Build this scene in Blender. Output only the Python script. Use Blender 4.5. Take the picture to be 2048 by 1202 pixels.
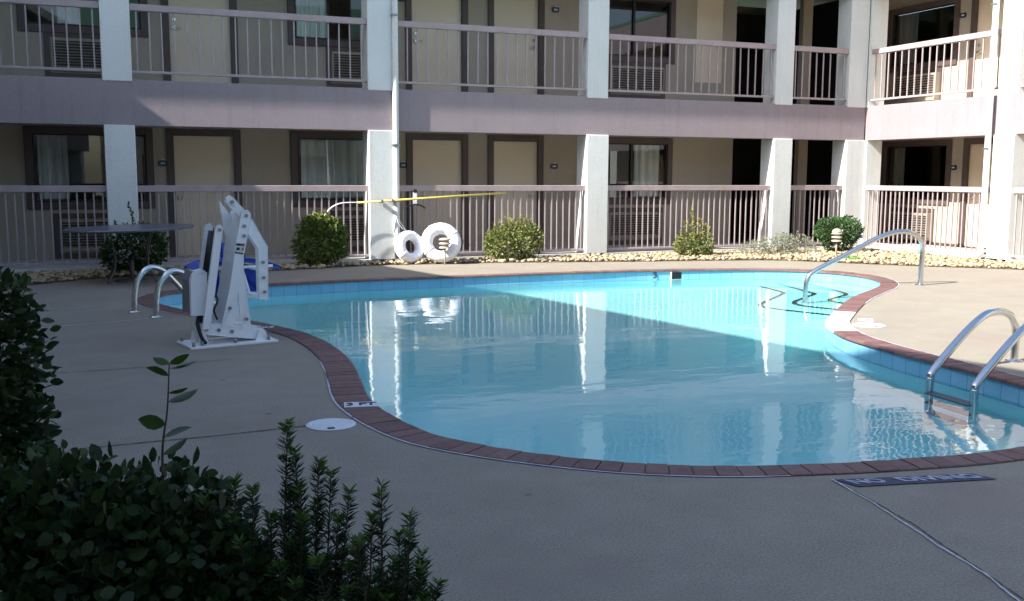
import bpy, bmesh, math, random
import numpy as np
from mathutils import Vector, Matrix
from mathutils.geometry import tessellate_polygon
R = math.radians
scene = bpy.context.scene
C = scene.collection
for o in list(bpy.data.objects): bpy.data.objects.remove(o)

# ------------------------------------------------------------------ camera
cam = bpy.data.cameras.new('camera'); co = bpy.data.objects.new('camera', cam); C.objects.link(co)
cam.sensor_width = 36; cam.lens = 36*2004.58/2048; cam.clip_start = 0.05; cam.clip_end = 500
YAW, PITCH, ROLL = .386278, .124489, .0038314
fwd = Vector((math.sin(YAW)*math.cos(PITCH), math.cos(YAW)*math.cos(PITCH), -math.sin(PITCH)))
q = fwd.to_track_quat('-Z', 'Y')
co.matrix_world = Matrix.Translation((0, 0, 1.3)) @ q.to_matrix().to_4x4() @ Matrix.Rotation(ROLL, 4, 'Z')
scene.camera = co
# ------------------------------------------------------------------ sky, sun, exposure
ELEV = 37.3
SUNDIR = Vector((math.cos(R(9)), math.sin(R(9)), -math.tan(R(ELEV)))).normalized()   # the way the light travels
world = bpy.data.worlds.new('World'); scene.world = world; world.use_nodes = True
wt = world.node_tree; wt.nodes.clear()
sky = wt.nodes.new('ShaderNodeTexSky'); sky.sky_type = 'NISHITA'; sky.sun_disc = False
sky.sun_elevation = R(ELEV); sky.dust_density = 1.4; sky.ozone_density = .9
sky.sun_rotation = math.atan2(-SUNDIR.x, -SUNDIR.y)
bg = wt.nodes.new('ShaderNodeBackground'); bg.inputs[1].default_value = .14
wo = wt.nodes.new('ShaderNodeOutputWorld'); wt.links.new(sky.outputs[0], bg.inputs[0]); wt.links.new(bg.outputs[0], wo.inputs[0])
sl = bpy.data.lights.new('sun', 'SUN'); sl.energy = 5.0; sl.angle = R(.53); sl.color = (1, .965, .90)
so = bpy.data.objects.new('sun', sl); C.objects.link(so); so.rotation_euler = SUNDIR.to_track_quat('-Z', 'Y').to_euler()
scene.view_settings.view_transform = 'Standard'; scene.view_settings.look = 'None'
scene.view_settings.exposure = 1.35; scene.view_settings.gamma = 1
cy = scene.cycles
cy.use_denoising = True; cy.max_bounces = 20; cy.diffuse_bounces = 12; cy.glossy_bounces = 4; cy.transmission_bounces = 12
cy.transparent_max_bounces = 12; cy.caustics_refractive = True; cy.caustics_reflective = False; cy.sample_clamp_indirect = 6
sl.cycles.is_caustics_light = True

# ------------------------------------------------------------------ materials
def nm(name):
    m = bpy.data.materials.new(name); m.use_nodes = True
    t = m.node_tree; b = t.nodes['Principled BSDF']
    return m, t, b
def coord(t, kind='Object', scale=None):
    c = t.nodes.new('ShaderNodeTexCoord'); s = c.outputs[kind]
    if scale:
        mp = t.nodes.new('ShaderNodeMapping'); mp.inputs['Scale'].default_value = scale; t.links.new(s, mp.inputs[0]); s = mp.outputs[0]
    return s
def noise(t, vec, scale, detail=4, rough=.55):
    n = t.nodes.new('ShaderNodeTexNoise'); n.inputs['Scale'].default_value = scale; n.inputs['Detail'].default_value = detail
    n.inputs['Roughness'].default_value = rough; t.links.new(vec, n.inputs['Vector']); return n.outputs['Fac']
def ramp(t, fac, stops):
    r = t.nodes.new('ShaderNodeValToRGB'); e = r.color_ramp.elements
    while len(e) < len(stops): e.new(.5)
    for i, (p, c) in enumerate(stops): e[i].position = p; e[i].color = (*c, 1) if len(c) == 3 else c
    t.links.new(fac, r.inputs[0]); return r.outputs[0]
def mix(t, fac, a, b, mode='MIX'):
    n = t.nodes.new('ShaderNodeMix'); n.data_type = 'RGBA'; n.blend_type = mode
    for s, v in ((n.inputs[0], fac), (n.inputs[6], a), (n.inputs[7], b)):
        if hasattr(v, 'links'): t.links.new(v, s)
        elif isinstance(v, (int, float)): s.default_value = v
        else: s.default_value = (*v, 1)
    return n.outputs[2]
def bump(t, b, h, strength=.3, dist=.01):
    n = t.nodes.new('ShaderNodeBump'); n.inputs['Strength'].default_value = strength; n.inputs['Distance'].default_value = dist
    t.links.new(h, n.inputs['Height']); t.links.new(n.outputs[0], b.inputs['Normal'])
def island(t): return t.nodes.new('ShaderNodeNewGeometry').outputs['Random Per Island']
def plain(name, col, rough=.6, metal=0, var=.15, vscale=3, bscale=0, bstr=.2, bdist=.004, spec=.4, coordk='Object'):
    m, t, b = nm(name); v = coord(t, coordk)
    n = noise(t, v, vscale, 6, .65)
    c = ramp(t, n, [(.3, tuple(x*(1-var) for x in col)), (.7, tuple(min(1, x*(1+var)) for x in col))])
    t.links.new(c, b.inputs['Base Color'])
    b.inputs['Roughness'].default_value = rough; b.inputs['Metallic'].default_value = metal; b.inputs['Specular IOR Level'].default_value = spec
    if bscale: bump(t, b, noise(t, v, bscale, 3), bstr, bdist)
    return m
M = {}
def stucco(name, base, stain, streak=.5, drip=False):
    m, t, b = nm(name); v = coord(t)
    a = noise(t, v, 1.1, 6, .7); s = noise(t, coord(t, 'Object', (5, 5, .35)), 1.6, 5, .7)
    c = mix(t, ramp(t, a, [(.35, (0, 0, 0)), (.75, (1, 1, 1))]), base, stain)
    c2 = mix(t, ramp(t, s, [(.52, (0, 0, 0)), (.72, (streak,)*3)]), c, tuple(x*.72 for x in stain))
    f = noise(t, v, 55, 3)
    c3 = mix(t, .25, c2, ramp(t, f, [(.3, tuple(x*.7 for x in base)), (.7, tuple(min(1, x*1.2) for x in base))]))
    t.links.new(c3, b.inputs['Base Color']); b.inputs['Roughness'].default_value = .9; b.inputs['Specular IOR Level'].default_value = .2
    bump(t, b, f, .35, .006); return m
M['pillar'] = stucco('painted_stucco_white', (.72, .73, .70), (.60, .62, .59), .5)
M['fascia'] = stucco('mauve_fascia', (.315, .262, .272), (.25, .212, .228), .45)
M['wall'] = stucco('tan_wall', (.40, .345, .27), (.35, .305, .26), .3)
M['brown'] = plain('brown_trim', (.085, .06, .054), .5, var=.2)
M['door'] = plain('tan_door', (.68, .56, .42), .55, var=.06, vscale=1.2)
M['rail'] = plain('mauve_rail', (.37, .295, .295), .5, var=.12, vscale=6)
M['baluster'] = plain('baluster_paint', (.36, .295, .30), .5, var=.1, vscale=6)
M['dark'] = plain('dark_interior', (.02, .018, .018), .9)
M['ceil'] = plain('soffit', (.78, .74, .68), .9)
M['walk'] = plain('walkway_concrete', (.58, .55, .51), .85, bscale=40)
M['steel'] = plain('brushed_steel', (.62, .63, .64), .22, 1, var=.06, vscale=20)
M['steeldk'] = plain('dull_steel', (.3, .3, .31), .4, .8)
M['white'] = plain('white_powdercoat', (.84, .86, .88), .35, var=.05)
M['grey'] = plain('grey_plastic', (.22, .22, .23), .5)
M['treadgrey'] = plain('tread_plastic', (.05, .07, .09), .5)
M['black'] = plain('black_plastic', (.012, .012, .014), .45)
M['blue'] = plain('blue_plastic', (.012, .04, .36), .35, var=.1)
M['red'] = plain('red_ink', (.35, .04, .06), .6)
M['ringwhite'] = plain('ring_vinyl', (.74, .76, .80), .4, var=.06, vscale=8)
M['yellow'] = plain('yellow_pole', (.70, .55, .13), .4, var=.1)
M['bronze'] = plain('lamp_bronze', (.42, .36, .29), .5)
M['navy'] = plain('navy_sign', (.018, .035, .06), .35)
M['signwhite'] = plain('sign_white', (.6, .62, .62), .5)
M['iron'] = plain('wrought_iron', (.10, .095, .09), .6, .3)
M['tabletop'] = plain('table_top_paint', (.15, .155, .19), .3, .2, var=.1)
M['greenroof'] = plain('green_roof', (.10, .22, .16), .7)
M['cream'] = plain('cream_trim', (.62, .58, .48), .7)
M['ac'] = plain('ac_grille', (.3, .26, .21), .6)
M['curtain'] = plain('curtain_cloth', (.85, .86, .80), .9, var=.1)
M['bark'] = plain('bark', (.07, .05, .035), .9)
M['soil'] = plain('bed_soil', (.13, .095, .06), .95, bscale=30)
M['lid'] = plain('white_lid', (.66, .68, .72), .5, var=.08, vscale=12)
M['caulk'] = plain('caulk', (.52, .52, .58), .7, var=.3, vscale=7)
M['crack'] = plain('crack', (.035, .032, .03), .95)
M['conc'] = plain('white_concrete', (.72, .70, .66), .8, bscale=30, var=.06)
M['dkblue'] = plain('sign_paint_navy', (.05, .055, .09), .7, var=.25, vscale=14)
M['ltletter'] = plain('letter_paint', (.36, .37, .46), .8, var=.25, vscale=18)
M['steptile'] = plain('step_tile', (.006, .03, .035), .4)
# window glass
m, t, b = nm('window_glass'); t.nodes.remove(b)
g = t.nodes.new('ShaderNodeBsdfGlossy'); g.inputs['Roughness'].default_value = .01; g.inputs[0].default_value = (.95, .98, 1, 1)
tr = t.nodes.new('ShaderNodeBsdfTransparent'); tr.inputs[0].default_value = (.97, .98, .97, 1)
fr = t.nodes.new('ShaderNodeFresnel'); fr.inputs[0].default_value = 1.65
ms = t.nodes.new('ShaderNodeMixShader'); t.links.new(fr.outputs[0], ms.inputs[0]); t.links.new(tr.outputs[0], ms.inputs[1]); t.links.new(g.outputs[0], ms.inputs[2])
t.links.new(ms.outputs[0], t.nodes['Material Output'].inputs[0]); M['glass'] = m
# deck
m, t, b = nm('deck_concrete'); v = coord(t)
big = noise(t, v, .45, 6, .7); mid = noise(t, v, 3.2, 7, .7); fine = noise(t, v, 110, 3, .7)
c = ramp(t, big, [(.32, (.245, .213, .168)), (.68, (.312, .276, .218))])
c = mix(t, .35, c, ramp(t, mid, [(.3, (.155, .138, .115)), (.7, (.375, .335, .268))]))
c = mix(t, .36, c, ramp(t, fine, [(.36, (.085, .075, .065)), (.64, (.47, .42, .335))]))
pk = noise(t, v, 1.1, 5, .6); c = mix(t, ramp(t, pk, [(.50, (0, 0, 0)), (.72, (.8, .8, .8))]), c, (.255, .205, .175))
sp = t.nodes.new('ShaderNodeTexVoronoi'); sp.inputs['Scale'].default_value = 1.7; t.links.new(v, sp.inputs['Vector'])
c = mix(t, ramp(t, sp.outputs['Distance'], [(.02, (.7, .7, .7)), (.045, (0, 0, 0))]), c, (.13, .11, .1))
t.links.new(c, b.inputs['Base Color']); b.inputs['Roughness'].default_value = .85; b.inputs['Specular IOR Level'].default_value = .25
bump(t, b, noise(t, v, 120, 3), .35, .004); M['deck'] = m
# coping bricks
m, t, b = nm('coping_brick'); i = island(t)
c = ramp(t, i, [(0, (.12, .050, .047)), (.4, (.155, .066, .058)), (.75, (.19, .088, .076)), (1, (.135, .062, .060))])
c = mix(t, ramp(t, noise(t, coord(t), 22, 5), [(.35, (0, 0, 0)), (.8, (.5, .5, .5))]), c, (.22, .17, .155))
t.links.new(c, b.inputs['Base Color']); b.inputs['Roughness'].default_value = .7; bump(t, b, noise(t, coord(t), 90, 3), .3, .003); M['brick'] = m
# pool plaster
M['plaster'] = plain('pool_plaster', (.47, .96, 1.0), .7, var=.03, vscale=1.5)
# water line tile (UV in metres)
m, t, b = nm('waterline_tile')
br = t.nodes.new('ShaderNodeTexBrick'); br.offset = 0; br.inputs['Scale'].default_value = 1
br.inputs['Brick Width'].default_value = .155; br.inputs['Row Height'].default_value = .155; br.inputs['Mortar Size'].default_value = .003
br.inputs['Color1'].default_value = (.17, .42, .62, 1); br.inputs['Color2'].default_value = (.22, .48, .67, 1); br.inputs['Mortar'].default_value = (.10, .25, .38, 1)
t.links.new(coord(t, 'UV'), br.inputs['Vector']); t.links.new(br.outputs[0], b.inputs['Base Color']); b.inputs['Roughness'].default_value = .18; M['tile'] = m
# water: a real refracting surface
m, t, b = nm('pool_water')
b.inputs['Base Color'].default_value = (.86, 1.0, 1.0, 1); b.inputs['Roughness'].default_value = 0; b.inputs['IOR'].default_value = 1.33
b.inputs['Transmission Weight'].default_value = 1; b.inputs['Specular IOR Level'].default_value = .5
v1 = coord(t, 'Object', (1, 2.2, 1)); n1 = noise(t, v1, 1.3, 3, .5); n2 = noise(t, coord(t, 'Object', (1, 1.6, 1)), 9, 2, .5)
ad = t.nodes.new('ShaderNodeMath'); ad.operation = 'MULTIPLY_ADD'; ad.inputs[1].default_value = .10; t.links.new(n2, ad.inputs[0]); t.links.new(n1, ad.inputs[2])
bump(t, b, ad.outputs[0], .095, .05); M['water'] = m
# foliage
def leafmat(name, cols, trans=.25, rough=.45):
    m, t, b = nm(name); i = island(t)
    c = ramp(t, i, [(k/(len(cols)-1), x) for k, x in enumerate(cols)])
    c = mix(t, .4, c, mix(t, noise(t, coord(t), 6, 3), tuple(x*.5 for x in cols[0]), tuple(min(1, x*1.3) for x in cols[-2])))
    t.links.new(c, b.inputs['Base Color']); b.inputs['Roughness'].default_value = rough; b.inputs['Specular IOR Level'].default_value = .35
    tl = t.nodes.new('ShaderNodeBsdfTranslucent'); t.links.new(c, tl.inputs[0])
    mx = t.nodes.new('ShaderNodeMixShader'); mx.inputs[0].default_value = trans
    t.links.new(b.outputs[0], mx.inputs[1]); t.links.new(tl.outputs[0], mx.inputs[2]); t.links.new(mx.outputs[0], t.nodes['Material Output'].inputs[0])
    return m
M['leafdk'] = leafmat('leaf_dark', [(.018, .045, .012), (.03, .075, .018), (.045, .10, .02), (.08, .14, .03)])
M['leafmid'] = leafmat('leaf_mid', [(.04, .10, .025), (.07, .15, .035), (.13, .21, .05), (.32, .28, .09), (.06, .13, .03)])
M['leafround'] = leafmat('leaf_round', [(.018, .05, .010), (.03, .085, .015), (.05, .12, .02), (.10, .17, .03), (.22, .24, .05), (.03, .07, .015)])
M['leafyel'] = leafmat('leaf_yellow', [(.07, .15, .03), (.16, .24, .06), (.40, .36, .08), (.46, .36, .10), (.09, .17, .04)])
M['leafclip'] = leafmat('leaf_clipped', [(.03, .075, .022), (.045, .10, .03), (.065, .135, .04), (.09, .165, .05)])
M['leafsage'] = leafmat('leaf_sage', [(.16, .19, .13), (.24, .27, .19), (.32, .33, .24), (.25, .25, .17)])
M['leafgrass'] = leafmat('leaf_bright', [(.12, .3, .05), (.2, .42, .08), (.3, .5, .12)])
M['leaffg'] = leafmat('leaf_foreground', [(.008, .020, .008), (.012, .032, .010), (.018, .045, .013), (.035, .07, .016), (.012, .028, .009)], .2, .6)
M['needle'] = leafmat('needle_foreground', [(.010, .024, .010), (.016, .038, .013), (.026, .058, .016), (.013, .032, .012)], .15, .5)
M['needletip'] = leafmat('needle_young', [(.05, .11, .02), (.08, .17, .03), (.07, .14, .03)], .2, .5)
# pebbles
m, t, b = nm('river_pebble'); i = island(t)
c = ramp(t, i, [(0, (.20, .14, .07)), (.25, (.38, .28, .13)), (.45, (.24, .18, .11)), (.6, (.46, .36, .20)), (.75, (.09, .07, .05)), (.88, (.30, .26, .20)), (1, (.50, .45, .36))])
c = mix(t, .3, c, ramp(t, noise(t, coord(t), 40, 4), [(.3, (.2, .15, .09)), (.7, (.75, .65, .45))]))
t.links.new(c, b.inputs['Base Color']); b.inputs['Roughness'].default_value = .75; M['pebble'] = m

# ------------------------------------------------------------------ helpers
class MB:
    def __init__(s): s.v = []; s.f = []; s.uv = None; s.sm = []
    def add(s, vs, fs, smooth=False):
        k = len(s.v); s.v += [tuple(p) for p in vs]; s.f += [tuple(i+k for i in f) for f in fs]; s.sm += [smooth]*len(fs); return s
    def box(s, x0, x1, y0, y1, z0, z1):
        return s.add([(x0,y0,z0),(x1,y0,z0),(x1,y1,z0),(x0,y1,z0),(x0,y0,z1),(x1,y0,z1),(x1,y1,z1),(x0,y1,z1)],
                     [(0,3,2,1),(4,5,6,7),(0,1,5,4),(1,2,6,5),(2,3,7,6),(3,0,4,7)])
    def quad(s, a, b, c, d): return s.add([a,b,c,d], [(0,1,2,3)])
    def prism(s, pts, fn, a, b):
        """extrude a 2D outline between depths a and b; fn(u, w, depth) -> point"""
        n = len(pts); vs = [fn(u, w, a) for u, w in pts]+[fn(u, w, b) for u, w in pts]
        tri = tessellate_polygon([[Vector((u, w, 0)) for u, w in pts]])
        fs = [tuple(x) for x in tri]+[tuple(y+n for y in reversed(x)) for x in tri]+[(i, (i+1) % n, n+(i+1) % n, n+i) for i in range(n)]
        return s.add(vs, fs)
    def tube(s, pts, r, seg=10, cap=True, closed=False):
        pts = [Vector(p) for p in pts]; n = len(pts); rs = r if isinstance(r, (list, tuple)) else [r]*n
        vs = []; up = None
        for i, p in enumerate(pts):
            d = ((pts[(i+1) % n]-pts[i-1]) if closed else (pts[min(i+1, n-1)]-pts[max(i-1, 0)])).normalized()
            if up is None:
                up = Vector((0, 0, 1)) if abs(d.z) < .9 else Vector((1, 0, 0))
            up = (up-d*up.dot(d)).normalized(); w = d.cross(up)
            for k in range(seg):
                a = 2*math.pi*k/seg; vs.append(p+(up*math.cos(a)+w*math.sin(a))*rs[i])
        fs = []
        for i in range(n if closed else n-1):
            j = (i+1) % n
            for k in range(seg): fs.append((i*seg+k, j*seg+k, j*seg+(k+1) % seg, i*seg+(k+1) % seg))
        s.add(vs, fs, True)
        if cap and not closed:
            k = len(s.v)-n*seg
            s.f += [tuple(k+i for i in range(seg)), tuple(k+(n-1)*seg+i for i in reversed(range(seg)))]; s.sm += [False, False]
        return s
    def cyl(s, a, b, r, seg=12): return s.tube([a, b], r, seg)
    def lathe(s, c, prof, seg=20):
        vs = []; fs = []
        for r, z in prof:
            for k in range(seg): a = 2*math.pi*k/seg; vs.append((c[0]+r*math.cos(a), c[1]+r*math.sin(a), c[2]+z))
        for i in range(len(prof)-1):
            for k in range(seg): fs.append((i*seg+k, i*seg+(k+1) % seg, (i+1)*seg+(k+1) % seg, (i+1)*seg+k))
        fs.append(tuple(reversed(range(seg)))); fs.append(tuple((len(prof)-1)*seg+i for i in range(seg)))
        return s.add(vs, fs)
    def mesh(s, name, mat):
        me = bpy.data.meshes.new(name); me.from_pydata(s.v, [], s.f); me.update()
        if any(s.sm): me.polygons.foreach_set('use_smooth', s.sm)
        if mat: me.materials.append(M[mat] if isinstance(mat, str) else mat)
        return me
    def build(s, name, mat, parent=None, loc=None, bevel=0):
        o = bpy.data.objects.new(name, s.mesh(name, mat)); C.objects.link(o); o.parent = parent
        if loc is not None: o.location = loc
        if bevel:
            bm = bmesh.new(); bm.from_mesh(o.data)
            bmesh.ops.bevel(bm, geom=bm.edges[:], offset=bevel, segments=1, affect='EDGES', clamp_overlap=True)
            bm.to_mesh(o.data); bm.free()
        return o
def tag(o, label=None, cat=None, group=None, kind=None):
    if label: o['label'] = label
    if cat: o['category'] = cat
    if group: o['group'] = group
    if kind: o['kind'] = kind
    return o
def empty(name, loc, rz=0, parent=None):
    o = bpy.data.objects.new(name, None); C.objects.link(o); o.location = loc; o.rotation_euler = (0, 0, rz); o.parent = parent
    o.empty_display_size = .1; return o
def inst(name, me, parent=None, loc=(0, 0, 0)):
    o = bpy.data.objects.new(name, me); C.objects.link(o); o.parent = parent; o.location = loc; return o
def copy_tree(o, parent=None):
    c = o.copy(); C.objects.link(c); c.parent = parent
    for ch in list(o.children): copy_tree(ch, c)
    return c
def catmull(P, n=6, closed=False):
    P = [np.array(p, float) for p in P]; out = []; N = len(P)
    for i in range(N if closed else N-1):
        g = (lambda k: P[k % N]) if closed else (lambda k: P[min(max(k, 0), N-1)])
        a, b, c, d = g(i-1), g(i), g(i+1), g(i+2)
        for k in range(n):
            t = k/n; out.append(.5*((2*b)+(c-a)*t+(2*a-5*b+4*c-d)*t*t+(3*b-a-3*c+d)*t**3))
    if not closed: out.append(P[-1])
    return out

# ------------------------------------------------------------------ pool outline
inner_pts = [(0.66,11.55),(0.48,11.18),(0.43,10.88),(0.49,10.5),(0.68,10.0),(0.92,9.55),(1.15,9.08),(1.33,8.65),(1.48,8.2),(1.55,7.71),(1.56,7.14),(1.52,6.65),(1.44,6.1),(1.38,5.7),(1.37,5.38),(1.41,4.99),(1.5,4.65),(1.7,4.33),(1.92,4.08),(2.16,3.88),(2.47,3.71),(2.75,3.61),(3.06,3.53),(3.34,3.48),(3.7,3.43),(4.06,3.43),(4.45,3.5),(4.83,3.67),(5.12,3.93),(5.27,4.22),(5.33,4.55),(5.38,5.0),(5.41,5.4),(5.45,5.8),(5.50,6.1),(5.57,6.42),(5.71,6.76),(5.93,7.12),(6.30,7.5),(6.83,8.0),(7.39,8.5),(7.98,8.94),(8.5,9.31),(8.84,9.65),(9.07,10.0),(9.2,10.38),(9.18,10.85),(8.91,11.31),(8.4,11.67),(7.62,11.92),(6.69,12.08),(5.66,12.13),(4.88,12.15),(4.32,12.16),(3.54,12.16),(2.8,12.13),(1.99,12.03),(1.26,11.86)]
inner = np.array(catmull(inner_pts, 5, True))
def resample(P, step):
    Q = np.vstack([P, P[:1]]); d = np.r_[0, np.cumsum(np.linalg.norm(np.diff(Q, axis=0), axis=1))]
    n = int(round(d[-1]/step)); s = np.linspace(0, d[-1], n, endpoint=False)
    return np.c_[np.interp(s, d, Q[:, 0]), np.interp(s, d, Q[:, 1])]
inner = resample(inner, .1)
def offset(P, w):
    T = np.roll(P, -1, 0)-np.roll(P, 1, 0); T /= np.linalg.norm(T, axis=1)[:, None]
    N = np.c_[T[:, 1], -T[:, 0]]      # the loop runs anticlockwise: outside is to its right
    return P+N*w
area = .5*np.sum(inner[:, 0]*np.roll(inner[:, 1], -1)-np.roll(inner[:, 0], -1)*inner[:, 1])
SG = 1 if area > 0 else -1
CW = .182
def owid(P, w): return w-.045*np.clip((5.2-P[:, 1])/1.2, 0, 1)*np.clip((P[:, 0]-1.2)/.6, 0, 1)-.055*np.clip((P[:, 1]-10.9)/1.0, 0, 1)*np.clip((P[:, 0]-.8)/1, 0, 1)
def offo(P, w): D = offset(P, SG*1.0)-P; return P+D*owid(P, w)[:, None]
outer = offo(inner, CW)
WZ = -.13

# deck with a hole for the pool
def hole_sheet(name, outerrect, loop, z, mat):
    bm = bmesh.new()
    def lp(pts):
        vs = [bm.verts.new((p[0], p[1], z)) for p in pts]
        return [bm.edges.new((vs[i], vs[(i+1) % len(vs)])) for i in range(len(vs))]
    e = lp(outerrect)+lp(loop)
    bmesh.ops.triangle_fill(bm, edges=e, use_beauty=True)
    for f in bm.faces:
        if f.normal.z < 0: f.normal_flip()
    me = bpy.data.meshes.new(name); bm.to_mesh(me); bm.free(); me.materials.append(M[mat])
    return inst(name, me)
tag(hole_sheet('pool_deck', [(-60, -60), (90, -60), (90, 90), (-60, 90)], outer, 0, 'deck'), kind='structure')

# coping: one brick per 0.1 m, white concrete along the steps
def near_steps(p): return 5.66 < p[0] < 6.75 and 6.5 < p[1] < 7.75
cop = MB(); conc = MB(); n = len(inner); rnd = random.Random(3)
inn2 = offset(inner, -SG*.022)
for i in range(n):
    j = (i+1) % n
    a, b, c, d = inn2[i], inn2[j], outer[j], outer[i]
    mid = (a+b)/2
    white = near_steps(mid)
    g = .0 if white else .032
    A = a+(b-a)*g; B = b-(b-a)*g; Cc = c-(c-d)*g; D = d+(c-d)*g
    zt = .008+(0 if white else rnd.uniform(-.0015, .002)); zb = -.014
    k = [(A, zt-.006), (A*.93+D*.07, zt), (D*.95+A*.05, zt), (D, zt-.003)]
    l = [(B, zt-.006), (B*.93+Cc*.07, zt), (Cc*.95+B*.05, zt), (Cc, zt-.003)]
    vs = [(p[0], p[1], z) for p, z in k]+[(A[0], A[1], zb), (D[0], D[1], zb)]+[(p[0], p[1], z) for p, z in l]+[(B[0], B[1], zb), (Cc[0], Cc[1], zb)]
    fs = [(0, 6, 7, 1), (1, 7, 8, 2), (2, 8, 9, 3), (4, 10, 6, 0), (3, 9, 11, 5), (0, 1, 2, 3, 5, 4), (6, 10, 11, 9, 8, 7), (4, 5, 11, 10)]
    if SG < 0: fs = [tuple(reversed(f)) for f in fs]
    (conc if white else cop).add(vs, fs)
# mortar bed under the bricks
bed = MB(); i1 = offset(inner, -SG*.019); o1 = offo(inner, CW-.002)
for i in range(n):
    j = (i+1) % n
    bed.quad((*i1[i], .002), (*i1[j], .002), (*o1[j], .002), (*o1[i], .002)); bed.quad((*i1[i], -.016), (*i1[j], -.016), (*i1[j], .002), (*i1[i], .002))
    bed.quad((*i1[j], -.016), (*i1[i], -.016), (*o1[i], -.016), (*o1[j], -.016))
M['mortar'] = plain('mortar', (.16, .11, .10), .9)
pool = empty('swimming_pool', (3.8, 8, 0)); tag(pool, kind='structure')
def ploc(o): o.location = (-3.8, -8, 0); return o
ploc(cop.build('coping', 'brick', pool)); ploc(conc.build('step_coping', 'conc', pool)); ploc(bed.build('coping_mortar', 'mortar', pool))
# shell
FZ = -1.0
def ringwall(loop, z0, z1, mat, name, uvs=False):
    me = bpy.data.meshes.new(name); m_ = len(loop); cum = np.r_[0, np.cumsum(np.linalg.norm(np.diff(np.vstack([loop, loop[:1]]), axis=0), axis=1))]
    vs = [(*p, z1) for p in loop]+[(*p, z0) for p in loop]
    fs = [(i, (i+1) % m_, m_+(i+1) % m_, m_+i) for i in range(m_)]
    if SG > 0: fs = [tuple(f) for f in fs]
    me.from_pydata(vs, [], fs); me.update()
    if uvs:
        u = me.uv_layers.new()
        for i, f in enumerate(me.polygons):
            vals = [(cum[i], z1+.155*3), (cum[i+1], z1+.155*3), (cum[i+1], z0+.155*3), (cum[i], z0+.155*3)]
            for li, q_ in zip(f.loop_indices, vals): u.data[li].uv = q_
    me.polygons.foreach_set('use_smooth', [True]*len(me.polygons))
    me.materials.append(M[mat]); o = inst(name, me, pool); o.location = (-3.8, -8, 0); return o
tilering = ringwall(inner, -.205, -.006, 'tile', 'waterline_tiles', True)
lo = offset(inner, SG*.004)
plast = MB(); cov = [(0, -.205), (0, FZ+.3), (.08, FZ+.1), (.3, FZ)]
loops = [(lo if k == 0 else offset(inner, -SG*k), z) for k, z in cov]
vs = []; fs = []
for L, z in loops: vs += [(*p, z) for p in L]
for a in range(len(loops)-1):
    for i in range(n): fs.append((a*n+i, a*n+(i+1) % n, (a+1)*n+(i+1) % n, (a+1)*n+i))
plast.add(vs, fs, True)
tri = tessellate_polygon([[Vector((*p, 0)) for p in loops[-1][0]]]); k = (len(loops)-1)*n
plast.f += [tuple(k+x for x in t_) for t_ in tri]; plast.sm += [False]*len(tri)
shell = ploc(plast.build('pool_shell', 'plaster', pool))
# water
wtr = MB(); wl = offset(inner, SG*.003)
wtr.add([(*p, WZ) for p in wl], [tuple(reversed(x)) if 0 else tuple(x) for x in tessellate_polygon([[Vector((*p, 0)) for p in wl]])])
water = wtr.build('pool_water', 'water'); tag(water, kind='structure')
bm = bmesh.new(); bm.from_mesh(water.data)
bmesh.ops.recalc_face_normals(bm, faces=bm.faces)
for f in bm.faces:
    if f.normal.z < 0: f.normal_flip()
    f.smooth = True
bm.to_mesh(water.data); bm.free()
# steps: three curved treads in the bay by the white coping
SC = np.array([6.30, 7.55])
def step_loop(pts): return catmull(pts, 6)
outl = [[(7.75,8.3),(7.55,8.9),(7.36,9.3),(7.2,9.77),(7.36,10.08),(8.16,10.74),(8.33,11.08),(8.45,11.9)],
        [(8.0,8.6),(7.75,9.0),(7.6,9.27),(7.52,9.54),(7.65,9.83),(8.34,10.34),(8.45,10.58),(8.7,11.6)],
        [(8.3,8.8),(8.05,9.1),(7.93,9.35),(7.98,9.6),(8.3,9.82),(8.53,9.96),(8.7,10.3),(8.95,11.4)]]
steps = MB(); edges = MB()
for k, (L, dz) in enumerate(zip(outl, (.78, .52, .28))):
    zt = WZ-dz; P = step_loop(L); far = [(9.6, 11.9-.1*k), (9.6, 8.0+.1*k)]
    poly = [(p[0], p[1]) for p in P]+far
    zb = (FZ-.05) if k == 0 else WZ-(.78, .52, .28)[k-1]-.02
    steps.prism(poly, lambda u, w, d: (u, w, d), zb, zt)
    Q = np.array([(p[0], p[1]) for p in P]); T = np.gradient(Q, axis=0); T /= np.linalg.norm(T, axis=1)[:, None]; N = np.c_[T[:, 1], -T[:, 0]]
    for i in range(len(Q)-1):
        a, b = Q[i]-N[i]*.005, Q[i+1]-N[i+1]*.005; c, d = Q[i+1]+N[i+1]*.05, Q[i]+N[i]*.05
        edges.quad((*a, zt+.004), (*b, zt+.004), (*c, zt+.004), (*d, zt+.004)); edges.quad((*a, zt-.05), (*b, zt-.05), (*b, zt+.004), (*a, zt+.004))
st = ploc(steps.build('pool_step', 'plaster', pool)); se = ploc(edges.build('step_edge_tile', 'steptile', pool))
for o in (tilering, shell, st, se): o.cycles.is_caustics_receiver = True
water.cycles.is_caustics_caster = True
# skimmer mouth in the far wall, depth mark tiles
def wall_pt(x): # y of the far wall at x
    c_ = [p for p in inner if p[1] > 11.4]; return min(c_, key=lambda p: abs(p[0]-x))[1]
sk = MB(); SX0, SX1 = 7.253, 7.488; y = wall_pt((SX0+SX1)/2)-.014
sk.box(SX0, SX1, y, y+.02, -.125, -.03); ploc(sk.build('skimmer_mouth', 'black', pool))
sk = MB(); sk.box(SX0-.01, SX0, y-.006, y+.02, -.14, -.022).box(SX1, SX1+.01, y-.006, y+.02, -.14, -.022).box(SX0, SX1, y-.006, y+.02, -.14, -.125); ploc(sk.build('skimmer_frame', 'lid', pool))

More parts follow.
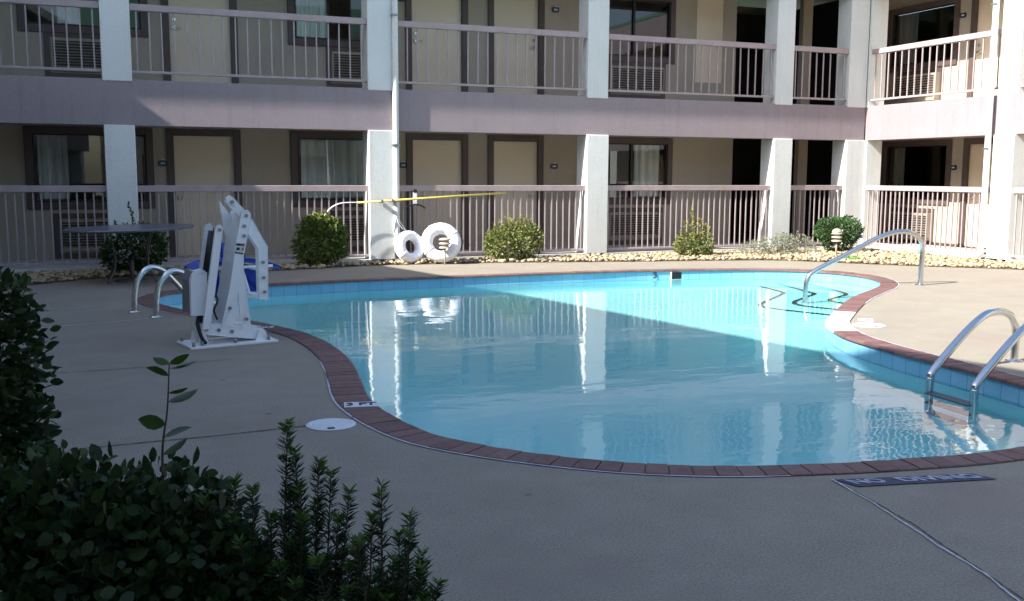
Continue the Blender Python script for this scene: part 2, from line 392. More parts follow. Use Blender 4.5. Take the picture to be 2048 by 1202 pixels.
# ------------------------------------------------------------------ writing
def text_obj(s, size, mat, parent, M4, name='lettering', thick=.001):
    cu = bpy.data.curves.new(name, 'FONT'); cu.body = s; cu.size = size; cu.extrude = thick; cu.align_x = 'CENTER'; cu.align_y = 'CENTER'; cu.offset = size*.03
    o = bpy.data.objects.new(name, cu); C.objects.link(o)
    dg = bpy.context.evaluated_depsgraph_get(); me = bpy.data.meshes.new_from_object(o.evaluated_get(dg)); bpy.data.objects.remove(o)
    me.name = name; me.materials.clear(); me.materials.append(M[mat]); me.transform(M4); return inst(name, me, parent)
dm = text_obj('3', .12, 'dkblue', pool, Matrix.Translation((7.021-3.8, wall_pt(7.021)-.012-8, -.07)) @ Matrix.Rotation(R(90), 4, 'X'), 'depth_numeral', .002)
nd = empty('no_diving_marking', (3.2, 3.225, .004)); tag(nd, 'navy painted strip reading NO DIVING on the deck beside the pool', 'pool marking')
P = [(2.868-3.2, 3.355-3.225), (2.895-3.2, 3.242-3.225), (3.53-3.2, 3.105-3.225), (3.49-3.2, 3.205-3.225)]
MB().prism([(a, b) for a, b in P], lambda u, w, d: (u, w, d), 0, .001).build('painted_strip', 'dkblue', nd)
ang = math.atan2(-.12, .62)
for word, cx, cyy in (('NO', -.225, .0525), ('DIVING', .10, -.022)):
    WX = 1.14 if word == 'DIVING' else 1.0
    text_obj(word, .098, 'ltletter', nd, Matrix(((.975*WX, -.28*.92, 0, cx), (-.222*WX, .96*.92, 0, cyy), (0, 0, 1, .003), (0, 0, 0, 1))))
def depth_mark(cx, cyy, rz, s, w, h, label, name='depth_marker', size=.09, zz=.0115):
    e = empty(name, (cx, cyy, zz), rz); tag(e, label, 'depth marker', 'depth markers round the pool')
    MB().box(-w/2, w/2, -h/2, h/2, -.003, .001).build('tile', 'lid', e)
    text_obj(s, size, 'dkblue', e, Matrix.Translation((0, 0, .002)) @ Matrix.Diagonal((1.0, 1, 1, 1)))
depth_mark(1.30, 5.46, R(-12), '3 FT', .185, .12, 'white depth tile reading 3 FT set in the dark brick coping above the round lid', size=.092)
depth_mark(1.21, 8.62, R(-20), '3 FT', .19, .105, 'white depth tile in the brick coping beside the pool lift')
depth_mark(6.40, 7.17, R(50), '3', .15, .13, 'pale depth tile on the sunlit deck beside the white steps coping', size=.11, zz=.004)
def lid(cx, cyy, r, label):
    o = MB().lathe((0, 0, 0), [(r+.012, 0), (r+.012, .003), (r, .006), (r-.012, .0065), (r-.018, .004), (r-.024, .0065)]).build('skimmer_lid', 'lid', None, (cx, cyy, .001)); tag(o, label, 'skimmer lid', 'round white lids in the deck')
    MB().box(-.018, .018, -.012, .012, .004, .009).build('finger_slot', 'black', o, (-.02, -r+.02, 0))
lid(1.055, 5.10, .118, 'round white lid flush in the shaded deck, by the brick coping')
lid(6.19, 6.89, .13, 'round white lid flush in the sunlit deck near the steps')

# joints and cracks in the deck
def ribbon(pts, w, z, mat, name, wob=.004, seed=0):
    rn = random.Random(seed); Q = np.array(catmull([(a, b) for a, b in pts], 14)); T = np.gradient(Q, axis=0); T /= np.linalg.norm(T, axis=1)[:, None]; N = np.c_[-T[:, 1], T[:, 0]]
    off = np.cumsum([rn.uniform(-wob, wob) for _ in Q])*.5; b = MB(); vs = []
    for i in range(len(Q)):
        ww = w*rn.uniform(.6, 1.25)/2; c_ = Q[i]+N[i]*off[i]
        vs += [(*(c_+N[i]*ww), z), (*(c_-N[i]*ww), z)]
    b.add(vs, [(2*i, 2*i+1, 2*i+3, 2*i+2) for i in range(len(Q)-1)]); o = b.build(name, mat); tag(o, kind='structure'); return o
J = [(2.86,3.36),(2.835,3.15),(2.80,2.97),(2.76,2.78),(2.71,2.6),(2.66,2.39),(2.60,2.2),(2.5,1.9),(2.3,1.3)]
ribbon([(a+.004, b) for a, b in J], .005, .004, 'crack', 'deck_joint', .004, 4); ribbon(J, .008, .006, 'caulk', 'joint_sealant', .005, 7)
ribbon([(-.2,5.06),(.16,5.08),(.39,5.08),(.64,5.1),(.93,5.13)], .010, .004, 'crack', 'deck_crack', .003, 9)
ribbon([(1.19,5.2),(1.25,5.24),(1.32,5.2)], .012, .005, 'crack', 'deck_crack', .003, 5)
ribbon([(-.75,10.5),(-.61,10.53),(-.35,10.56),(-.12,10.6)], .018, .004, 'caulk', 'joint_sealant', .002, 11)
ribbon([(-.6,9.22),(-.47,9.28),(0,9.4),(.35,9.55)], .02, .004, 'caulk', 'joint_sealant', .002, 12)
ribbon([(-.5,7.1),(.1,7.1),(.8,7.2)], .008, .004, 'crack', 'deck_crack', .003, 15)
# sealant line round the coping
b = MB(); rn = random.Random(8); ws = [0]*n
for i in range(n): ws[i] = .012 if math.sin(i*.11)+rn.uniform(-.5, .5) > -.55 else .003
oa = offo(inner, CW-.001)
ws = np.array([(ws[i-1]+ws[i]+ws[(i+1) % n])/3 for i in range(n)]); T_ = offset(inner, SG*1.0)-inner; ob = oa+T_*ws[:, None]
for i in range(n):
    j = (i+1) % n; b.quad((*oa[i], .0045), (*oa[j], .0045), (*ob[j], .0045), (*ob[i], .0045))
tag(b.build('coping_sealant', 'caulk'), kind='structure')
b = MB(); oc = oa+T_*.0+0; od = offo(inner, CW+.004)
for i in range(n):
    j = (i+1) % n
    if ws[i] < .008: b.quad((*oa[i], .006), (*oa[j], .006), (*od[j], .006), (*od[i], .006))
tag(b.build('coping_gap', 'crack'), kind='structure')

# ------------------------------------------------------------------ buildings
Z_W, Z_SB, Z_ST, Z_BB, Z_BT = .04, 1.945, 2.56, 4.47, 5.2     # walkway, slab bottom, slab top, beam bottom, beam top
GD = 1.45                                                     # gallery depth
def wall_seg(mb, u0, u1, z0, z1, holes, d0, d1):
    us = sorted({u0, u1, *[h[0] for h in holes], *[h[1] for h in holes]})
    zs = sorted({z0, z1, *[h[2] for h in holes], *[h[3] for h in holes]})
    for a, b_ in zip(us, us[1:]):
        run = None
        for c_, e in zip(zs, zs[1:]):
            m_u, m_z = (a+b_)/2, (c_+e)/2
            if any(h[0] < m_u < h[1] and h[2] < m_z < h[3] for h in holes):
                if run: mb.box(a, b_, d0, d1, *run); run = None
            else: run = (run[0], e) if run else (c_, e)
        if run: mb.box(a, b_, d0, d1, *run)
def frame(mb, u0, u1, z0, z1, w, d0, d1, sill=True):
    mb.box(u0, u0+w, d0, d1, z0, z1).box(u1-w, u1, d0, d1, z0, z1).box(u0+w, u1-w, d0, d1, z1-w, z1)
    if sill: mb.box(u0+w, u1-w, d0, d1, z0, z0+w)
room_ac = {}
def add_window(bld, u0, u1, z0, z1, cur=None, meeting=None):
    """u0..u1, z0..z1: the glass"""
    b = MB(); frame(b, u0-.12, u1+.12, z0-.13, z1+.1, .105, GD-.035, GD+.08); f = b.build('window', 'brown', bld, bevel=.004)
    b = MB(); frame(b, u0-.014, u1+.014, z0-.024, z1-.001+.0, .022, GD-.01, GD+.05)
    if meeting: b.box(meeting-.02, meeting+.02, GD-.008, GD+.045, z0, z1-.02)
    b.build('sash', 'black', f); b = MB(); b.quad((u0, GD+.03, z0), (u1, GD+.03, z0), (u1, GD+.03, z1), (u0, GD+.03, z1)); b.build('pane', 'glass', f)
def add_door(bld, u0, u1, z0, z1, handle='l', w=.105):
    b = MB(); frame(b, u0-w, u1+w, z0, z1+.075, w, GD-.03, GD+.1, False); f = b.build('door', 'brown', bld, bevel=.004)
    b = MB(); b.box(u0, u1, GD+.03, GD+.075, z0+.01, z1-.055+.05); b.build('leaf', 'door', f)
    hu = u0+.07 if handle == 'l' else u1-.07
    b = MB(); b.cyl((hu, GD+.03, z0+1.02), (hu, GD+.005, z0+1.02), .026); b.build('deadbolt', 'steel', f); b = MB(); b.cyl((hu, GD+.03, z0+.9), (hu, GD-.02, z0+.9), .028).cyl((hu, GD-.015, z0+.9), (hu+(.1 if handle == 'l' else -.1), GD-.015, z0+.9), .009)
    b.build('handle', 'steel', f)
    b = MB(); b.box(u0+.02, u1-.02, GD+.0, GD+.09, z0-.0, z0+.012); b.build('threshold', 'steeldk', f)
def world_of(bld, u, d, z): return bld.matrix_world @ Vector((u, d, z))
def curtain(bld, u0, u1, z0, z1, label, folds=9, amp=.03, seed=0, slant=0):
    rn = random.Random(seed); b = MB(); N = 60; vs = []
    ph = [rn.uniform(0, 6.28) for _ in range(4)]
    for k in range(N+1):
        t_ = k/N; u = u0+(u1-u0)*t_
        for r_ in range(5):
            zz = z0+(z1-z0)*r_/4
            d = GD+.115+amp*(math.sin(folds*6.28*t_+ph[0]+.3*r_*math.sin(ph[1]+5*t_))+.4*math.sin(folds*2.3*6.28*t_+ph[2]))
            vs.append((u+slant*(1-r_/4)*(1-t_), d, zz))
    b.add(vs, [(k*5+r_, (k+1)*5+r_, (k+1)*5+r_+1, k*5+r_+1) for k in range(N) for r_ in range(4)], True)
    o = b.build('curtain', 'curtain'); o.matrix_world = bld.matrix_world.copy(); tag(o, label, 'curtain', 'curtains behind the room windows'); return o
def ac_unit(bld, u0, u1, z0, z1, out, label):
    o = empty('wall_air_conditioner', bld.matrix_world @ Vector(((u0+u1)/2, GD, z0))); o.rotation_euler = bld.rotation_euler; w = (u1-u0)/2; h = z1-z0
    b = MB(); frame(b, -w-.09, w+.02, -.10, h+.09, .075, -.02, .05); b.build('sleeve', 'brown', o)
    b = MB(); b.box(-w, w, -out, .3, -.0, h); b.build('case', 'ac', o, bevel=.006)
    b = MB(); k = 9
    for i in range(k):
        z_ = .06+(h-.10)*i/k
        b.add([(-w+.03, -out-.002, z_), (w-.03, -out-.002, z_), (w-.03, -out-.018, z_+.013), (-w+.03, -out-.018, z_+.013), (-w+.03, -out-.002, z_+.019), (w-.03, -out-.002, z_+.019)], [(0, 1, 2, 3), (3, 2, 5, 4), (0, 3, 4), (1, 5, 2)])
    b.build('grille', 'ac', o)
    b = MB()
    for i in range(k):
        z_ = .06+(h-.10)*i/k+.019; b.box(-w+.03, w-.03, -out-.003, -out+.001, z_, z_+.0215)
    b.build('grille_slot', 'black', o)
    return tag(o, label, 'air conditioner', 'wall air conditioners under the room windows')
def room_sign(bld, u, z, label):
    o = empty('room_sign', bld.matrix_world @ Vector((u, GD-.002, z))); o.rotation_euler = bld.rotation_euler
    pts = [(.075*math.cos(a)*(1 if abs(math.cos(a)) < .7 else 1), .048*math.sin(a)) for a in [i*math.pi/12 for i in range(24)]]
    pts = [(max(-.068, min(.068, x*1.25)), y*1.0) for x, y in pts]
    MB().prism(pts, lambda u_, w, d: (u_, d, w), -.014, 0).build('plate', 'navy', o)
    MB().prism([(-.03, .04), (.03, .04), (.02, .062), (0, .07), (-.02, .062)], lambda u_, w, d: (u_, d, w), -.013, 0).build('crest', 'signwhite', o)
    b = MB()
    for x in (-.03, -.008, .014): b.box(x, x+.016, -.0165, -.013, -.012, .014)
    b.build('number_blur', 'signwhite', o)
    return tag(o, label, 'room sign', 'room number signs beside the doors')
topm = {}
def railing(bld, u0, u1, z0, z1, sp, label, group):
    """z0 = underside of the bottom bar, z1 = top of the hand rail"""
    L = u1-u0; o = empty('gallery_railing', bld.matrix_world @ Vector((u0, .06, z0))); o.rotation_euler = bld.rotation_euler; h = z1-z0
    MB().box(0.001, L-.001, -.035, .035, h-.088, h).build('handrail', 'rail', o, bevel=.005)
    MB().box(0.001, L-.001, -.022, .022, 0, .035).build('bottom_bar', 'rail', o, bevel=.004)
    k = max(1, int(round(L/sp))); me = MB().box(-.009, .009, -.009, .009, .035, h-.088).mesh('baluster', 'baluster')
    rb = random.Random(int(u0*100)+int(z0*10)+k)
    for i in range(k):
        q_ = inst('baluster', me, o, ((i+.5)*L/k+rb.uniform(-.004, .004), 0, 0)); q_.rotation_euler = (rb.uniform(-.004, .004), rb.uniform(-.006, .006), rb.uniform(-.15, .15))
    return tag(o, label, 'railing', group)
SPEC = dict(lo=(Z_W, Z_SB, .08, 1.14, .108, 0.), up=(Z_ST+.004, Z_BB, 2.645, 3.558, .158, 2.52))

OH = .565
# --- back wing (u = X, d = Y-14.65)
back = empty('motel_back_wing', (0, 14.65, 0)); tag(back, 'two storey motel wing across the back, mauve slab band and white pillars', 'building')
bpy.context.view_layer.update()
BP = [(-3.54, -3.16), (.06, .435), (3.67, 4.04), (7.25, 7.62), (10.87, 11.24), (12.44, 12.85)]
for k, (a, b_) in enumerate(BP):
    MB().box(a-.008, b_+.008, -.03, .36, -.05, Z_SB+.004 if k < 9 else 0).build('lower_pillar', 'pillar', back, bevel=.008)
    MB().box(a, b_, 0, .36, Z_ST-.03, Z_BB).build('upper_pillar', 'pillar', back, bevel=.008)
x0 = -4.0
MB().box(x0, 12.85, .012, .25, Z_SB, Z_ST-.005).build('slab_band', 'fascia', back, bevel=.004)
MB().box(x0, 14.3, .25, GD, 2.25, Z_ST).build('upper_walkway', 'ceil', back)
MB().box(x0, 14.3, -.03, GD, -.1, Z_W).build('lower_walkway', 'walk', back)
MB().box(x0, 12.85, .012, .30, Z_BB, Z_BT).build('roof_beam', 'fascia', back)
MB().box(x0, 14.3, .30, GD, 4.75, 4.9).build('gallery_ceiling', 'ceil', back)
winB = [(-.894, .613), (2.892, 4.35), (8.15, 9.582)]
for lv in ('lo', 'up'):
    dz = SPEC[lv][5]; z0 = SPEC[lv][0]; ztop = 2.25 if lv == 'lo' else 4.75
    wz0, wz1 = .91+dz, 1.875+dz
    holes = [(u0-.02, u1+.02, wz0, wz1) for u0, u1 in winB]
    doors = [(1.025, 1.905), (4.766, 5.63), (6.196, 7.017)]
    holes += [(u0-.01, u1+.01, z0, 1.90+dz) for u0, u1 in doors]
    for ua_, ub_ in ((x0, 11.02), (12.53, 12.745), (13.52, 14.3)):
        b = MB(); wall_seg(b, ua_, ub_, z0, ztop, [h_ for h_ in holes if h_[0] > ua_ and h_[1] < ub_], GD, GD+.12); b.build('gallery_wall', 'wall', back)
    for u0, u1 in winB: add_window(back, u0, u1, wz0, wz1, meeting=(u0+u1)/2 if u0 > 5 else None)
    for (u0, u1), hd in zip(doors, 'lrr'): add_door(back, u0, u1, z0, 1.90+dz, 'l' if hd == 'l' or u0 < 5 else 'r')
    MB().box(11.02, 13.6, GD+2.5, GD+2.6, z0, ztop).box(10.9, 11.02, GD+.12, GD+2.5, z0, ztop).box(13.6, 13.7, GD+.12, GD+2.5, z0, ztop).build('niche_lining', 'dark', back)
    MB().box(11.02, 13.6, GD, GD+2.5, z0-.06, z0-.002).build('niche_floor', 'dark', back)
MB().box(x0, 18, GD+3, GD+3.2, 0, 5).build('rear_wall', 'wall', back); MB().box(x0, 14.3, GD+.12, GD+3, 2.25, 2.5).build('room_floor', 'ceil', back)
b = MB(); b.add([(x0, .0, Z_BT), (18, .0, Z_BT), (18, 5.5, 7.1), (x0, 5.5, 7.1), (x0, 11, Z_BT), (18, 11, Z_BT)], [(0, 1, 2, 3), (3, 2, 5, 4), (0, 3, 4), (1, 5, 2), (0, 4, 5, 1)]); b.build('roof', 'greenroof', back)
MB().box(x0, 12.85, -OH, .010, 5.08, 5.19).build('eave', 'cream', back)
MB().box(x0-.1, x0, 0, 4.6, 0, Z_BT).build('end_wall', 'wall', back)
MB().box(10.153, 10.712, GD-.012, GD, 3.0, 4.6).build('wall_panel', 'door', back)
curtain(back, -.85, -.45, .93, 1.85, 'pale curtain at the left side of the ground floor window behind the round table', 3, .02, 1)
curtain(back, 2.95, 4.3, .93, 1.85, 'long grey white curtains filling the ground floor window above the round dark bush', 8, .035, 2)
curtain(back, 9.0, 9.52, .93, 1.85, 'white curtain drawn to the right in the ground floor window between third and fourth pillars', 3, .03, 3)
curtain(back, -.5, -.2, .93+2.52, 1.85+2.52, 'pale curtain in the upper floor window at the far left', 2, .02, 4)
curtain(back, 2.93, 3.4, .93+2.52, 1.85+2.52, 'pale green white curtain in the upper floor window left of the downspout', 3, .03, 5)
for u0, u1, where in ((-.60, .24, 'left of the first pillar'), (3.45, 4.3, 'left of the downspout pillar'), (8.42, 9.50, 'right of the third pillar')):
    ac_unit(back, u0, u1, .16, .63, .03, 'louvred air conditioner low in the ground floor wall '+where)
    ac_unit(back, u0, u1, .16+2.6, .63+2.6, .03, 'louvred air conditioner low in the upper floor wall '+where)
for u, where in ((.86, 'left of the door nearest the first pillar'), (4.60, 'just right of the downspout'), (7.33, 'right of the door before the third pillar')):
    room_sign(back, u, 1.455, 'navy room sign, ground floor, '+where)
    room_sign(back, u, 1.455+2.66, 'navy room sign, upper floor, '+where)
bays = [(-3.16, .06, 'at the far left edge'), (.435, 3.67, 'between the first pillar and the downspout pillar'), (4.04, 7.25, 'between the downspout pillar and the third pillar'), (7.62, 10.87, 'between the third and fourth pillars'), (11.24, 12.44, 'in the narrow bay beside the corner')]
for u0, u1, wh in bays:
    e = .008
    railing(back, u0+e, u1-e, .08, 1.14, .108, 'mauve ground floor railing '+wh, 'ground floor railings')
    railing(back, u0, u1, 2.645, 3.555, .158, 'mauve upper floor railing '+wh, 'upper floor railings')

# --- right wing (u = 14.65-Y, d = X-12.85)
right = empty('motel_right_wing', (12.85, 14.65, 0), -math.pi/2); tag(right, 'sunlit two storey motel wing at the right with white pillars', 'building')
bpy.context.view_layer.update()
RP = [(.0, .06), (2.90, 3.27), (6.5, 6.87), (10.1, 10.47), (13.7, 14.07)]
for k, (a, b_) in enumerate(RP):
    e = .008 if k else 0
    MB().box(a-e, b_+e, -.03 if k else .003, .36, -.05, Z_SB+.004).build('lower_pillar', 'pillar', right, bevel=.008)
    MB().box(a, b_, 0.003, .36, Z_ST-.03, Z_BB).build('upper_pillar', 'pillar', right, bevel=.008)
xe = 14.1
MB().box(.0, xe, .012, .25, Z_SB, Z_ST-.005).build('slab_band', 'fascia', right, bevel=.004)
MB().box(.0, xe, .25, GD, 2.25, Z_ST).build('upper_walkway', 'ceil', right)
MB().box(.03, xe, -.03, GD, -.1, Z_W).build('lower_walkway', 'walk', right)
MB().box(.0, xe, .012, .30, Z_BB, Z_BT).build('roof_beam', 'fascia', right)
MB().box(.0, xe, .30, GD, 4.75, 4.9).build('gallery_ceiling', 'ceil', right)
for lv in ('lo', 'up'):
    dz = SPEC[lv][5]; z0 = SPEC[lv][0]; ztop = 2.25 if lv == 'lo' else 4.75
    w_ = [(-.98, .52), (4.1, 5.5), (8.2, 9.6)]; d_ = [(1.02, 1.92), (2.6, 3.4), (6.5, 7.3), (10.2, 11.0)]
    holes = [(u0-.02, u1+.02, .91+dz, 1.875+dz) for u0, u1 in w_]+[(u0-.01, u1+.01, z0, 1.9+dz) for u0, u1 in d_]
    b = MB(); wall_seg(b, -1.45, xe, z0, ztop, holes, GD, GD+.12); b.build('gallery_wall', 'wall', right)
    for u0, u1 in w_: add_window(right, u0, u1, .91+dz, 1.875+dz)
    for u0, u1 in d_: add_door(right, u0, u1, z0, 1.9+dz, 'l')
MB().box(-4.3, xe, GD+3, GD+3.2, 0, 5).box(xe, xe+.1, .4, GD+3.2, 0, 5).build('rear_wall', 'wall', right); MB().box(-4.3, xe, GD+.12, GD+3, 2.25, 2.5).build('room_floor', 'ceil', right)
b = MB(); b.add([(0.02, 0, Z_BT), (xe, 0, Z_BT), (xe, 5.5, 7.0), (0.02, 5.5, 7.0), (0.02, 11, Z_BT), (xe, 11, Z_BT)], [(0, 1, 2, 3), (3, 2, 5, 4), (0, 3, 4), (1, 5, 2), (0, 4, 5, 1)]); b.build('roof', 'greenroof', right)
curtain(right, -.9, -.62, .93, 1.85, 'dim curtain in the ground floor window of the right wing', 2, .02, 6)
curtain(right, -.94, -.5, .93+2.52, 1.85+2.52, 'grey white curtain in the upper floor window of the sunlit right wing', 3, .03, 7)
for dz, wh in ((0, 'ground'), (2.57, 'upper')):
    ac_unit(right, -.72, .28, .12+dz, .62+dz, .15, 'louvred air conditioner jutting from the %s floor wall of the right wing, one end sunlit' % wh)
room_sign(right, .70, 1.465, 'navy room sign on the ground floor wall of the right wing'); room_sign(right, .72, 1.465+2.68, 'navy room sign on the upper floor wall of the right wing')
for u0, u1, wh in ((.06, 2.90, 'beside the corner'), (3.27, 6.5, 'cut by the right edge of the view')):
    railing(right, u0+.008, u1-.008, .08, 1.14, .108, 'sunlit ground floor railing of the right wing '+wh, 'ground floor railings')
    railing(right, u0, u1, 2.645, 3.555, .158, 'sunlit upper floor railing of the right wing '+wh, 'upper floor railings')

# downspouts
ds = MB(); ds.tube(catmull([(4.075, 14.62, 5.2), (4.075, 14.62, 3), (4.075, 14.62, 1.2), (4.07, 14.6, .35), (4.08, 14.57, .16), (4.14, 14.42, .05), (4.18, 14.3, .03)], 4), .046, 12)
d1 = ds.build('downspout', 'pillar'); tag(d1, 'white round downspout running down beside the second pillar', 'downspout', 'white downspouts')
b = MB()
for z_ in (1.72, 3.6, .9): b.box(4.02, 4.13, 14.567, 14.572, z_, z_+.03).box(4.02, 4.026, 14.57, 14.65, z_, z_+.03)
b.build('strap', 'steeldk', d1)
ds = MB(); ds.tube([(12.76, 11.80, 5.2), (12.76, 11.80, 2), (12.76, 11.80, .3), (12.74, 11.80, .1), (12.62, 11.80, .04)], .046, 12)
d2 = ds.build('downspout', 'pillar'); tag(d2, 'white round downspout on the sunlit pillar of the right wing', 'downspout', 'white downspouts')
b = MB()
for z_ in (1.72, 3.9): b.box(12.71, 12.714, 11.745, 11.855, z_, z_+.03)
b.build('strap', 'steeldk', d2)

# --- left wing: its eave throws the shade over the deck
ev = Vector((-.2226, 1, 0)).normalized(); rz = math.atan2(ev.y, ev.x)-math.pi/2
EH = 5.6; sh = EH/math.tan(R(ELEV))
def eave_x(Y): return 3.78-sh*math.cos(R(9))+.2226*(13.65-(Y+sh*math.sin(R(9))))
left = empty('motel_left_wing', (eave_x(0), 0, 0), rz); tag(left, 'two storey motel wing along the left, out of view, shading the deck', 'building')
Y0, Y1 = -3.0, 18.0
MB().box(-6.5, -.9, Y0, Y1, 0, 5.3).build('walls', 'wall', left)
MB().box(-.9, -.3, Y0, Y1, 2.0, 2.56).build('slab_band', 'fascia', left)
b = MB(); b.add([(0, Y0-.3, EH), (0, Y1, EH), (-3.5, Y1, EH+1.7), (-3.5, Y0-.3, EH+1.7), (-7, Y0-.3, EH), (-7, Y1, EH)], [(0, 3, 2, 1), (3, 4, 5, 2), (0, 4, 3), (1, 2, 5), (0, 1, 5, 4)]); b.build('roof', 'greenroof', left)
MB().box(-.03, .0, Y0-.3, Y1, EH-.22, EH-.001).build('eave_board', 'cream', left)
for k in range(5):
    y_ = Y0+.6+k*3.6; MB().box(-.7, -.33, y_, y_+.37, 0, 5.3).build('pillar', 'pillar', left)
    MB().box(-.899, -.86, y_+1.0, y_+2.3, .95, 1.9).box(-.899, -.86, y_+1.0, y_+2.3, 3.5, 4.4).build('window', 'black', left)
# --- near wing behind the camera, mirrored in the windows
near = empty('motel_near_wing', (6, -7, 0)); tag(near, 'two storey motel wing behind the viewer with green gabled roof', 'building')
MB().box(-6, 12, -8, 0, 0, 5.3).build('walls', 'wall', near)
MB().box(-6, 12, 0, .4, 2.0, 2.56).build('slab_band', 'cream', near)
b = MB(); b.add([(-6.5, .8, 5.3), (12.5, .8, 5.3), (12.5, -4, 8.3), (-6.5, -4, 8.3), (-6.5, -8.8, 5.3), (12.5, -8.8, 5.3)], [(0, 1, 2, 3), (3, 2, 5, 4), (0, 3, 4), (1, 5, 2), (0, 4, 5, 1)]); b.build('roof', 'greenroof', near)
b = MB(); b.add([(1, 1.5, 5.2), (9, 1.5, 5.2), (5, 1.5, 7.3), (1, -4, 5.2), (9, -4, 5.2), (5, -4, 7.3)], [(0, 1, 2), (0, 2, 5, 3), (2, 1, 4, 5)]); b.build('porch_roof', 'greenroof', near)
MB().prism([(.8, 5.1), (5, 7.25), (9.2, 5.1), (9.2, 5.4), (5, 7.6), (.8, 5.4)], lambda u, w, d: (u, d, w), 1.5, 1.6).build('gable_trim', 'cream', near)
for k in range(5): MB().box(-5+k*3.6, -4.63+k*3.6, .05, .42, 0, 5.2).build('pillar', 'pillar', near)

# ------------------------------------------------------------------ planting beds
F = [(-3.5,12.3),(-1.14,12.82),(-.68,13.0),(-.07,13.45),(1.2,13.65),(2.19,13.73),(3.53,14.05),(4.6,13.95),(5.45,13.87),(7.3,13.4),(8.88,13.07),(9.63,12.83),(10.2,12.25),(10.57,11.75),(11.2,11.1),(11.99,10.33),(12.3,9.6),(12.45,8)]
fr_ = [tuple(p) for p in catmull(F, 4)]
poly = fr_+[(12.82, 8), (12.82, 14.62), (-3.5, 14.62)]
bedo = MB().add([(*p, .004) for p in poly], [tuple(x) for x in tessellate_polygon([[Vector((*p, 0)) for p in poly]])]).build('planting_bed', 'soil'); tag(bedo, kind='structure')
def inpoly(x, y):
    c_ = False; j = len(poly)-1
    for i in range(len(poly)):
        xi, yi = poly[i]; xj, yj = poly[j]
        if (yi > y) != (yj > y) and x < (xj-xi)*(y-yi)/(yj-yi)+xi: c_ = not c_
        j = i
    return c_
bm = bmesh.new(); bmesh.ops.create_icosphere(bm, subdivisions=2, radius=1); iv = np.array([v.co[:] for v in bm.verts]); if_ = np.array([[v.index for v in f.verts] for f in bm.faces]); bm.free()
rg = np.random.default_rng(5); PV = []; PF = []; kk = 0
def pebbles(npeb, rule):
    global kk
    c_ = 0
    while c_ < npeb:
        x, y_ = rg.uniform(-1.6, 12.8), rg.uniform(9.6, 14.6)
        if not inpoly(x, y_) or not rule(x, y_): continue
        c_ += 1
        s = rg.uniform(.016, .036)*(1.3 if rg.random() < .15 else 1); sc = np.array([s*rg.uniform(.8, 1.4), s*rg.uniform(.7, 1.1), s*rg.uniform(.5, .8)])
        a = rg.uniform(0, 6.28); v_ = iv*(1+rg.uniform(-.09, .09, (len(iv), 1)))*sc
        v_ = np.c_[v_[:, 0]*np.cos(a)-v_[:, 1]*np.sin(a), v_[:, 0]*np.sin(a)+v_[:, 1]*np.cos(a), v_[:, 2]]
        PV.append(v_+[x, y_, .01+sc[2]*.5+rg.uniform(-.005, .02)]); PF.append(if_+kk); kk += len(iv)
pebbles(4600, lambda x, y_: y_ < 14.42-.05*math.sin(5*x) and x < 12.62)
V_ = np.vstack(PV); F_ = np.vstack(PF)
me = bpy.data.meshes.new('river_pebbles'); me.vertices.add(len(V_)); me.vertices.foreach_set('co', V_.ravel()); me.loops.add(F_.size); me.loops.foreach_set('vertex_index', F_.ravel())
me.polygons.add(len(F_)); me.polygons.foreach_set('loop_start', np.arange(0, F_.size, 3)); me.update(); me.validate(); me.polygons.foreach_set('use_smooth', [True]*len(F_)); me.materials.append(M['pebble'])
tag(inst('river_pebbles', me), 'bed of yellowish river pebbles along the gallery', 'pebbles', kind='stuff')

def tri_mesh(name, V_, F_, mat, parent=None, loc=(0, 0, 0)):
    me = bpy.data.meshes.new(name); V_ = np.asarray(V_, dtype=np.float64); F_ = np.asarray(F_, dtype=np.int32); k_ = F_.shape[1]
    me.vertices.add(len(V_)); me.vertices.foreach_set('co', V_.ravel()); me.loops.add(F_.size); me.loops.foreach_set('vertex_index', F_.ravel())
    me.polygons.add(len(F_)); me.polygons.foreach_set('loop_start', np.arange(0, F_.size, k_)); me.update(); me.validate(); me.materials.append(M[mat]); return inst(name, me, parent, loc)
def leaves(P, D, size, width, rg, fold=.25, jitter=.5, droop=0):
    """P: points, D: outward directions -> verts, faces of folded leaves"""
    N = len(P); D = D+rg.normal(0, jitter, (N, 3)); D[:, 2] -= droop; D /= np.linalg.norm(D, axis=1)[:, None]
    U = rg.normal(0, 1, (N, 3)); U -= D*np.sum(U*D, 1)[:, None]; U /= np.linalg.norm(U, axis=1)[:, None]; W = np.cross(D, U)
    s = (size*rg.uniform(.6, 1.3, N))[:, None]; w = s*width
    prof_ = [(.0, 0, 0), (.12, .25, .10), (.34, .45, .2), (.6, .44, .22), (.84, .24, .1), (1, 0, -.08)]
    L_ = [P+D*s*a+U*w*b_+W*s*fold*c_ for a, b_, c_ in prof_]+[P+D*s*a-U*w*b_+W*s*fold*c_ for a, b_, c_ in prof_[4:0:-1]]+[P+D*s*.5]
    v = np.stack(L_, 1).reshape(-1, 3); base = (np.arange(N)*11)[:, None]; q_ = np.array([[k_, (k_+1) % 10, 10] for k_ in range(10)])
    return v, (base[:, None, :]+q_[None]).reshape(-1, 3)
